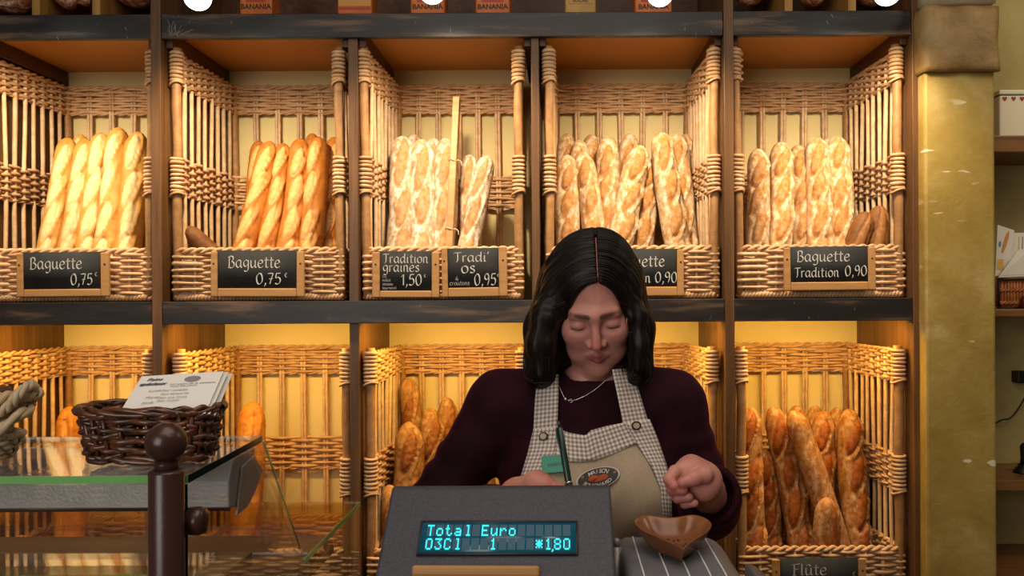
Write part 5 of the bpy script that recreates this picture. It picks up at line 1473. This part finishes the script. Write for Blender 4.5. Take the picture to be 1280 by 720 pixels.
lob = [(-.44,-.02),(-.40,.20),(-.22,.30),(-.05,.24),(.03,.16),(.1,.25),(.28,.30),(.42,.18),(.45,-.02),(.36,-.22),(.1,-.30),(-.15,-.30),(-.36,-.22)]
emb('emblem_loaf', [tuple(q_[:2]) for q_ in crom([(a,b_,0) for a,b_ in lob], 4, True)], 'emb_o', .0118, emblem)
for sx_2 in (-1, 1): emb('emblem_dot', [(sx_2*.74+.07*math.cos(a), .30+.12*math.sin(a)) for a in np.linspace(0, 2*math.pi, 14, endpoint=False)], 'emb_y', .0118, emblem)
mt_ = MB()
def arc_text(s_, r_, a0, a1, size, flip=False):
    n_ = len(s_)
    for i, ch in enumerate(s_):
        a = math.radians(a0+(a1-a0)*i/(n_-1)); v_, f_ = font_mesh(ch, size, 0, .006)
        if not len(v_): continue
        ca, sa = math.cos(a), math.sin(a)
        bx, by = ca*r_, sa*r_
        th = (a-math.pi/2)*.55 if not flip else (a-1.5*math.pi)*.55
        out = []
        for x, y, _z in v_:
            y -= size*.36
            X = x*math.cos(th)-y*math.sin(th); Y = x*math.sin(th)+y*math.cos(th)
            out.append(drape(*ep(bx+X*.55, by+Y*1.05), .0120))
        mt_.add(out, f_)
arc_text('MAISON', .64, 128, 56, .50)
arc_text('BOUCHARD', .66, 212, 328, .46, True)
mt_.build('emblem_lettering', 'emb_w', emblem, smooth=False)

# ----- necklace
MAT['silver'] = m_plain('silver', '#c9c8c4', .22, 1.0)
m = MB(); ch_ = [(696,476),(702,490),(707,499),(713,500.5),(722,499),(738,491),(750,482),(757,475)]
m.tube(crom([drape(x, y, .004) for x, y in ch_], 6), .0007, 6); nl = m.build('necklace', 'silver', woman)
c_ = drape(707, 499, .006); m = MB(); m.lathe([(.0003,-.0034),(.0024,-.0024),(.0034,0),(.0024,.0024),(.0003,.0034)], tuple(c_), 16); m.build('bead', 'silver', nl)
c_ = drape(713.5, 501, .006); m = MB(); m.tube([(c_[0]+.0028*math.cos(a), c_[1], c_[2]+.0028*math.sin(a)) for a in np.linspace(0, 6.28, 18)], .0007, 6); m.build('ring', 'silver', nl)
# gold hoop earring showing at her left
MAT['gold'] = m_plain('gold', '#b98a4a', .3, 1.0)
e_ = P(788, 402, 1.375); m = MB(); m.tube([(e_.x+.006*math.cos(a), e_.y+.003*math.cos(a), e_.z+.019*math.sin(a)) for a in np.linspace(0, 6.28, 26)], .0008, 6); m.build('hoop_earring', 'gold', woman)

# ----- the pen in her right hand
MAT['pen_g'] = m_plain('dark_green_pen', '#16352c', .25, 0, .6); MAT['pen_k'] = m_plain('black_grip', '#151515', .5)
p0, p1 = Vector(HR(48,-38,22)), P(698.5, 530, 1.135)
ax_ = (p1-p0).normalized(); Lp = (p1-p0).length
t = thing('pen', tuple(p0), 'dark green ballpoint pen held upright in her writing hand', 'pen')
at_ = lambda f: p0+(p1-p0)*f
m = MB(); m.tube([at_(f) for f in (.42,.45,.7,.94,.97)], [.0044,.0047,.0047,.0045,.003], 14); pb_ = m.build('barrel', 'pen_g', t)
m = MB(); m.tube([at_(f) for f in (.10,.14,.41,.43)], [.0034,.0048,.0052,.0045], 14); m.build('grip', 'pen_k', t)
m = MB(); m.tube([at_(f) for f in (0,.03,.10)], [.0007,.0014,.0034], 12); m.build('tip', 'silver', t)
m = MB(); m.tube([at_(.97), at_(1.03)], .0022, 10); m.build('push_button', 'pen_g', t)
side = Vector((-.6,-.8,0)).normalized(); m = MB()
m.tube(crom([at_(.96)+side*.004, at_(.95)+side*.0078, at_(.80)+side*.0075, at_(.72)+side*.0055], 4), .0012, 8); m.build('clip', 'pen_g', t)
m = MB(); m.tube([at_(.415), at_(.435)], .0052, 14); m.build('ring', 'silver', t)
# ---------------------------------------------------------------- chalked price slates on the baskets
def slate(inner, frame, lines, label, tilt=0.0, top=False):
    """inner/frame: pixel boxes (x0,y0,x1,y1); lines: (text, x, baseline, cap px, width px or None)"""
    Yf = YF+.004
    fx0, fy0, fx1, fy1 = frame
    c_ = P((fx0+fx1)/2, (fy0+fy1)/2, Yf)
    t = thing('price_slate', (c_.x, c_.y, P(fx0, fy1, Yf).z), label, 'sign', 'chalk price slates on the baskets')
    ct, st = math.cos(tilt), math.sin(tilt)
    def pt(px, py, dy=0.0):
        u, v = px-(fx0+fx1)/2, py-(fy0+fy1)/2
        q = P((fx0+fx1)/2+u*ct+v*st, (fy0+fy1)/2-u*st+v*ct, Yf); q.y += dy; return q
    def slab(m, x0, y0, x1, y1, d0, d1):
        q = [pt(x0,y1), pt(x1,y1), pt(x1,y0), pt(x0,y0)]
        m.add([(a.x, a.y+d0, a.z) for a in q]+[(a.x, a.y+d1, a.z) for a in q], [(0,1,2,3),(7,6,5,4),(0,4,5,1),(1,5,6,2),(2,6,7,3),(3,7,4,0)])
    ix0, iy0, ix1, iy1 = inner
    for (a, b_, c2, d) in ((fx0, fy0, ix0+.6, fy1), (ix1-.6, fy0, fx1, fy1), (ix0+.6, iy1-.6, ix1-.6, fy1)):
        m = MB(); slab(m, a, b_, c2, d, 0, .012); m.build('frame_rail', 'pine', t, bevel=.003)
    m = MB(); slab(m, ix0-1.5, iy0, ix1+1.5, iy1+1.5, .003, .008); bd = m.build('board', 'slate', t)
    for sx_ in ((fx0+ix0)/2, (fx1+ix1)/2):
        q = pt(sx_, fy0+(fy1-fy0)*.27); m = MB(); m.lathe([(.0003,-.0012),(.0026,-.0008),(.003,.001)], (0,0,0), 12, 'Y')
        m.v = [v_+np.array((q.x, q.y, q.z)) for v_ in m.v]; m.build('screw', 'screw', t)
    mm = MB(); pxm = Yf/FPX
    a0 = pt(0,0); ux = (pt(1,0)-a0).normalized(); uz = (pt(0,-1)-a0).normalized()
    for (s_, x, base, cap, wd) in lines:
        q = pt(x, base, .0026); size = cap*pxm; k = 1.0
        if wd: k = wd*pxm/max(1e-6, text_w(s_, size)-.6*size/15)
        chalk_text(mm, s_, tuple(q), ux*k, uz, size, 1.9 if cap > 9 else 1.35, .6 if cap > 9 else .9)
    mm.build('chalk_lettering', 'chalk', bd, smooth=False)
    return t
slate((28,315,126,362), (20,316,136,371), [('Baguette',36,336,14,66), ('0,75',87,356,14,28), ('€',117.5,346,6,None)], 'price slate Baguette 0,75 on the upper left basket at the frame edge', .01)
slate((271,313,371,361), (263,314,380,371), [('Baguette',284,334.5,14,66), ('0,75',319,355,14,32), ('€',355,347,6.5,None)], 'price slate Baguette 0,75 on the basket with the browned loaves')
slate((474,314,540,364), (465,315,549,372), [('Tradition',478,328.5,11,57), ('graines',478,339.5,11.5,46), ('lin',478,347,3.3,None), ('millet',477.5,351.8,3.3,None), ('sésame',477.5,356.6,3.3,None), ('tournesol',477.5,361.4,3.3,None), ('1,50',500,356.5,14,27), ('€',529.5,347,5,None)], 'left slate of two on the divided basket, Tradition graines 1,50')
slate((559,310,624,360), (552,309,634,371), [("Tradi'",567,327,11.5,45), ('os',576,341,13,18), ('4',569,351,6,None), ('croutons',561.5,356,5.2,25), ('0,95',592,356.5,14.5,28), ('€',621,347,5,None)], "right slate of two on the divided basket, Tradi' os 0,95", .018)
slate((748,311,847,359), (740,312,855,370), [('Baguette',765,333,13.5,66), ('Tradition',757,353,11.5,56), ('0,90',818.5,353,13,28)], 'price slate half hidden behind the woman\'s head', .004)
slate((988,308,1086,353), (980,309,1095,363), [('Baguette',996,326.5,13,67), ('Tradition',993,346,11.5,56), ('0,90',1056,345,13,28)], 'price slate Baguette Tradition 0,90 on the upper right basket', .012)
slate((975,698,1074,746), (966,699,1083,754), [('Flûte',990,719,13.5,44), ('0,95',1022,739,13.5,28), ('€',1066,721,6,None)], 'price slate reading Flûte on the lower right basket, cut by the frame bottom', .012)

# ---------------------------------------------------------------- old tins on the top board
MAT['tin_o'] = m_plain('orange_tin', '#c46a26', .45, .1, .4, '#a85520', 12)
MAT['tin_y'] = m_plain('tan_tin', '#b08a45', .45, .1, .4, '#96743a', 12)
MAT['tin_r'] = m_plain('red_tin_paint', '#a33219', .5); MAT['tin_k'] = m_plain('black_tin_print', '#1b120d', .6)
MAT['tin_p'] = m_plain('yellow_tin_paint', '#c08a3a', .5)
YT_ = 2.67
for i, (x0, x1, kind, lab) in enumerate([
    (299.5, 340, 'B', 'orange tin with black lettering right of the first hanging bulb'),
    (421.5, 465, 'S', 'orange tin with a red painted band, second tin from the left'),
    (513, 556, 'B', 'orange lettered tin partly behind the hanging bulb in the middle'),
    (594, 637.5, 'B', 'orange tin with bold black lettering right of the middle bulb'),
    (706, 745, 'T', 'tan yellow tin with a red outlined label'),
    (793.5, 840, 'B', 'orange lettered tin behind the bulb above the crowded basket')]):
    a, c_ = P(x0, 5, YT_).x, P(x1, 5, YT_).x; h = .19 if kind != 'T' else .16
    t = thing('old_tin', ((a+c_)/2, YT_+.045, Z_TB), lab, 'tin', 'old tins on the top shelf')
    m = MB(); m.box((a, YT_, Z_TB), (c_, YT_+.085, Z_TB+h)); bo = m.build('body', 'tin_y' if kind == 'T' else 'tin_o', t, bevel=.006)
    m = MB(); m.box((a-.0015, YT_-.0015, Z_TB+h-.022), (c_+.0015, YT_+.0865, Z_TB+h+.003)); m.build('lid', 'tin_y' if kind == 'T' else 'tin_r', t, bevel=.004)
    m = MB(); cxx = (a+c_)/2
    if kind == 'B':
        zb = P(x0, 11.3, YT_).z; put_font(m, 'BANANIA', .0225, (cxx, YT_-.0006, zb), (1,0,0), (0,0,1), 0, .0006, .98)
        m.build('lettering', 'tin_k', bo, smooth=False)
        m = MB(); zb = P(x0, 3.5, YT_).z
        m.box((a+.02, YT_-.0006, zb+.002), (c_-.02, YT_, zb+.05)); m.build('painted_panel', 'tin_r', bo, smooth=False)
    elif kind == 'T':
        zb = P(x0, 2.6, YT_).z; put_font(m, 'SUCRE', .0165, (cxx, YT_-.0006, zb), (1,0,0), (0,0,1), 0, .0004); m.build('lettering', 'tin_k', bo, smooth=False)
        m = MB(); z0_, z1_ = P(x0, 5, YT_).z, P(x0, 5, YT_).z+.04
        for q in (((a+.012), z0_, (c_-.012), z0_+.0015), ((a+.012), z1_, (c_-.012), z1_+.0015), (a+.012, z0_, a+.0135, z1_), (c_-.0135, z0_, c_-.012, z1_)): m.box((q[0], YT_-.0006, q[1]), (q[2], YT_, q[3]))
        m.build('label_outline', 'tin_r', bo, smooth=False)
    else:
        zb = P(x0, 10, YT_).z; m.box((a+.004, YT_-.0006, zb-.006), (c_-.004, YT_, zb+.003)); m.build('painted_band', 'tin_r', bo, smooth=False)
        m = MB(); m.box((a+.004, YT_-.0006, zb+.006), (c_-.004, YT_, zb+.06)); m.build('painted_panel', 'tin_p', bo, smooth=False)

# ---------------------------------------------------------------- things on the side shelves
MAT['cream_tin'] = m_plain('cream_enamel', '#e3d8b8', .35, 0, .5); MAT['heart'] = m_plain('red_heart_paint', '#8f1d1a', .5)
MAT['tin_edge'] = m_plain('dark_tin_edge', '#4b4634', .5)
yt = 2.78; z0 = nz['a']; xa, xb = P(1249.5, 150, yt).x, P(1312, 150, yt).x; zl = P(1262, 118.5, yt).z; zt_2 = P(1262, 112, yt).z
t = thing('storage_tin', ((xa+xb)/2, yt+.07, z0), 'cream enamel tin with a row of red hearts on the top side shelf', 'tin')
m = MB(); m.box((xa, yt, z0), (xb, yt+.13, zl)); bo = m.build('body', 'cream_tin', t, bevel=.006)
m = MB(); m.box((xa-.002, yt-.003, zl), (xb+.002, yt+.133, zt_2)); m.build('lid', 'cream_tin', t, bevel=.005)
m = MB(); m.box((xa-.001, yt-.0015, zl-.0012), (xb+.001, yt+.1315, zl+.001)); m.build('lid_seam', 'tin_edge', t)
hs_ = [(16*math.sin(a)**3/16, (13*math.cos(a)-5*math.cos(2*a)-2*math.cos(3*a)-math.cos(4*a))/16) for a in np.linspace(0, 2*math.pi, 30, endpoint=False)]
for px in (1256, 1267, 1277.5, 1288, 1298.5):
    c_ = P(px, 123.5, yt-.0006); m = MB()
    m.add([(c_.x+.0078*x, c_.y, c_.z+.0095*y) for x, y in hs_]+[(c_.x, c_.y, c_.z)], [(i, (i+1)%30, 30) for i in range(30)]); m.build('painted_heart', 'heart', bo, smooth=False)
MAT['bk_w'] = m_plain('white_booklet', '#ddd6c6', .6); MAT['bk_y'] = m_plain('yellow_print', '#d8a94a', .6); MAT['bk_b'] = m_plain('blue_print', '#5f7fa6', .6)
MAT['bk_o'] = m_plain('orange_loaf_print', '#c9803a', .6)
def booklet(q, label, prints, name='booklet', th=.004):
    q = [Vector(a) for a in q]; n_ = (q[1]-q[0]).cross(q[3]-q[0]).normalized()
    if n_.y > 0: n_ = -n_
    m = MB(); m.add([tuple(a) for a in q]+[tuple(a-n_*th) for a in q], [(0,1,2,3),(7,6,5,4),(0,4,5,1),(1,5,6,2),(2,6,7,3),(3,7,4,0)])
    o = m.build(name, 'bk_w', smooth=False, fix=True); tag(o, label, 'booklet', 'booklets on the middle side shelf')
    for nm, mat, poly in prints:
        m = MB(); m.add([tuple(q[0]+(q[1]-q[0])*u+(q[3]-q[0])*v+n_*.0006) for u, v in poly], [tuple(range(len(poly)))]); m.build(nm, mat, o, smooth=False)
    return o
yb2 = 2.83; zb2 = nz['b']
def W(px, py, Y): return P(px, py, Y)
el = lambda cu, cv, a, b_, r_, n_=16: [(cu+a*math.cos(t_)*math.cos(r_)-b_*math.sin(t_)*math.sin(r_), cv+a*math.cos(t_)*math.sin(r_)+b_*math.sin(t_)*math.cos(r_)) for t_ in np.linspace(0, 2*math.pi, n_, endpoint=False)]
# rack basket that holds the booklets
xa, xb = P(1247.5, 370, 2.76).x, P(1284, 370, 2.76).x; zt3 = P(1260, 348, 2.76).z
t = thing('small_basket', ((xa+xb)/2, 2.80, zb2), 'small reddish brown basket with a dark frame on the middle side shelf', 'basket')
MAT['red_wicker'] = m_plain('reddish_wicker', '#9a5428', .45, 0, .4, '#c27a45', 40)
for (a0, b0) in ((xa, xa+.006), (xb-.006, xb)):
    m = MB(); m.box((a0, 2.757, zb2), (b0, 2.763, zt3)); m.build('frame_bar', 'tin_k', t)
for (z_0, z_1) in ((zb2, zb2+.006), (zt3-.006, zt3)):
    m = MB(); m.box((xa, 2.756, z_0), (xb, 2.764, z_1)); m.build('frame_bar', 'tin_k', t)
m = MB()
for k in range(9):
    x = xa+.008+(xb-xa-.016)*k/8; m.tube([(x, 2.768, zb2+.004), (x, 2.768, zt3-.004)], .0045, 7)
m.build('slats', 'red_wicker', t)
for f_ in (.2, .62):
    m = MB(); zz = zb2+(zt3-zb2)*f_; rope(m, [(xa+.004, 2.763, zz), ((xa+xb)/2, 2.763, zz), (xb-.004, 2.763, zz)], .0035, .03); m.build('twisted_band', 'red_wicker', t)
m = MB(); m.box((xa, 2.764, zb2), (xb, 2.90, zb2+.006)); m.box((xa, 2.90, zb2), (xb, 2.906, zt3+.03)); m.build('back', 'red_wicker', t)
q = [W(1244,345,2.80), W(1262,345,2.80), W(1268,288,2.86), W(1247,281,2.86)]
booklet(q, 'white booklet with an orange loaf picture leaning behind the shelf basket', [('loaf_picture','bk_o', el(.62,.66,.30,.09,.75)), ('yellow_panel','bk_y',[(.1,.12),(.55,.12),(.55,.32),(.1,.32)]), ('blue_spot','bk_b', el(.22,.62,.10,.06,0))])
q = [W(1264,340,2.84), W(1296,340,2.84), W(1298,291,2.89), W(1265,291,2.89)]
booklet(q, 'stack of white cards standing upright at the right frame edge', [('text_line','bk_y',[(.25,.2),(.3,.2),(.3,.9),(.25,.9)]), ('text_line','ink',[(.4,.2),(.44,.2),(.44,.9),(.4,.9)])], 'upright_cards', .012)
q = [W(1248,347,2.755), W(1290,345,2.77), W(1292,308,2.79), W(1272,313,2.79)]
booklet(q, 'white and blue leaflet slanting over the front of the shelf basket', [('blue_band','bk_b',[(.05,.06),(.8,.06),(.75,.32),(.2,.32)]), ('yellow_edge','bk_y',[(.1,.82),(.9,.82),(.9,.95),(.1,.95)])], 'leaflet')
m = MB(); c_ = P(1281, 388, 2.745); m.lathe([(.012,0),(.018,.004),(.016,.03),(.01,.04),(.002,.042)], (c_.x, 2.742, zb2), 16)
tag(m.build('red_pot', 'packet'), 'dark red little pot at the right frame edge in front of the shelf basket', 'pot')
# black adapter on the niche wall with its cord
MAT['black'] = m_plain('black_plastic', '#121214', .45)
c_ = P(1276, 472, 2.97)
t = thing('power_adapter', (c_.x+.012, 2.975, c_.z-.02), 'black power adapter plugged into the niche wall with a thin cord', 'adapter')
m = MB(); x0_ = P(1270.5,472,2.965).x; m.box((x0_, 2.955, P(1270,479,2.965).z), (x0_+.06, YN, P(1270,464,2.965).z)); m.build('body', 'black', t, bevel=.004)
m = MB(); m.tube(crom([(x0_+.05, 2.95, P(1284,482,2.95).z), tuple(P(1281,497,2.96)), tuple(P(1272,512,2.97)), tuple(P(1262,523,2.975)), tuple(P(1252,525,2.98)), tuple(P(1240,532,2.985))], 8), .0028, 7); m.build('cord', 'black', t)
c_ = P(1283, 600, 2.82); zc2 = nz['c']
t = thing('black_stand', (c_.x, 2.83, zc2), 'black object with a stepped foot on the lower side shelf', 'stand')
m = MB(); m.lathe([(.036,0),(.036,.006),(.030,.010),(.030,.016),(.022,.020),(.02,.03)], (c_.x, 2.83, zc2), 26); m.build('foot', 'black', t)
m = MB(); m.lathe([(.018,.028),(.016,.05),(.018,.09),(.01,.10)], (c_.x+.004, 2.83, zc2), 20); m.build('body', 'black', t)
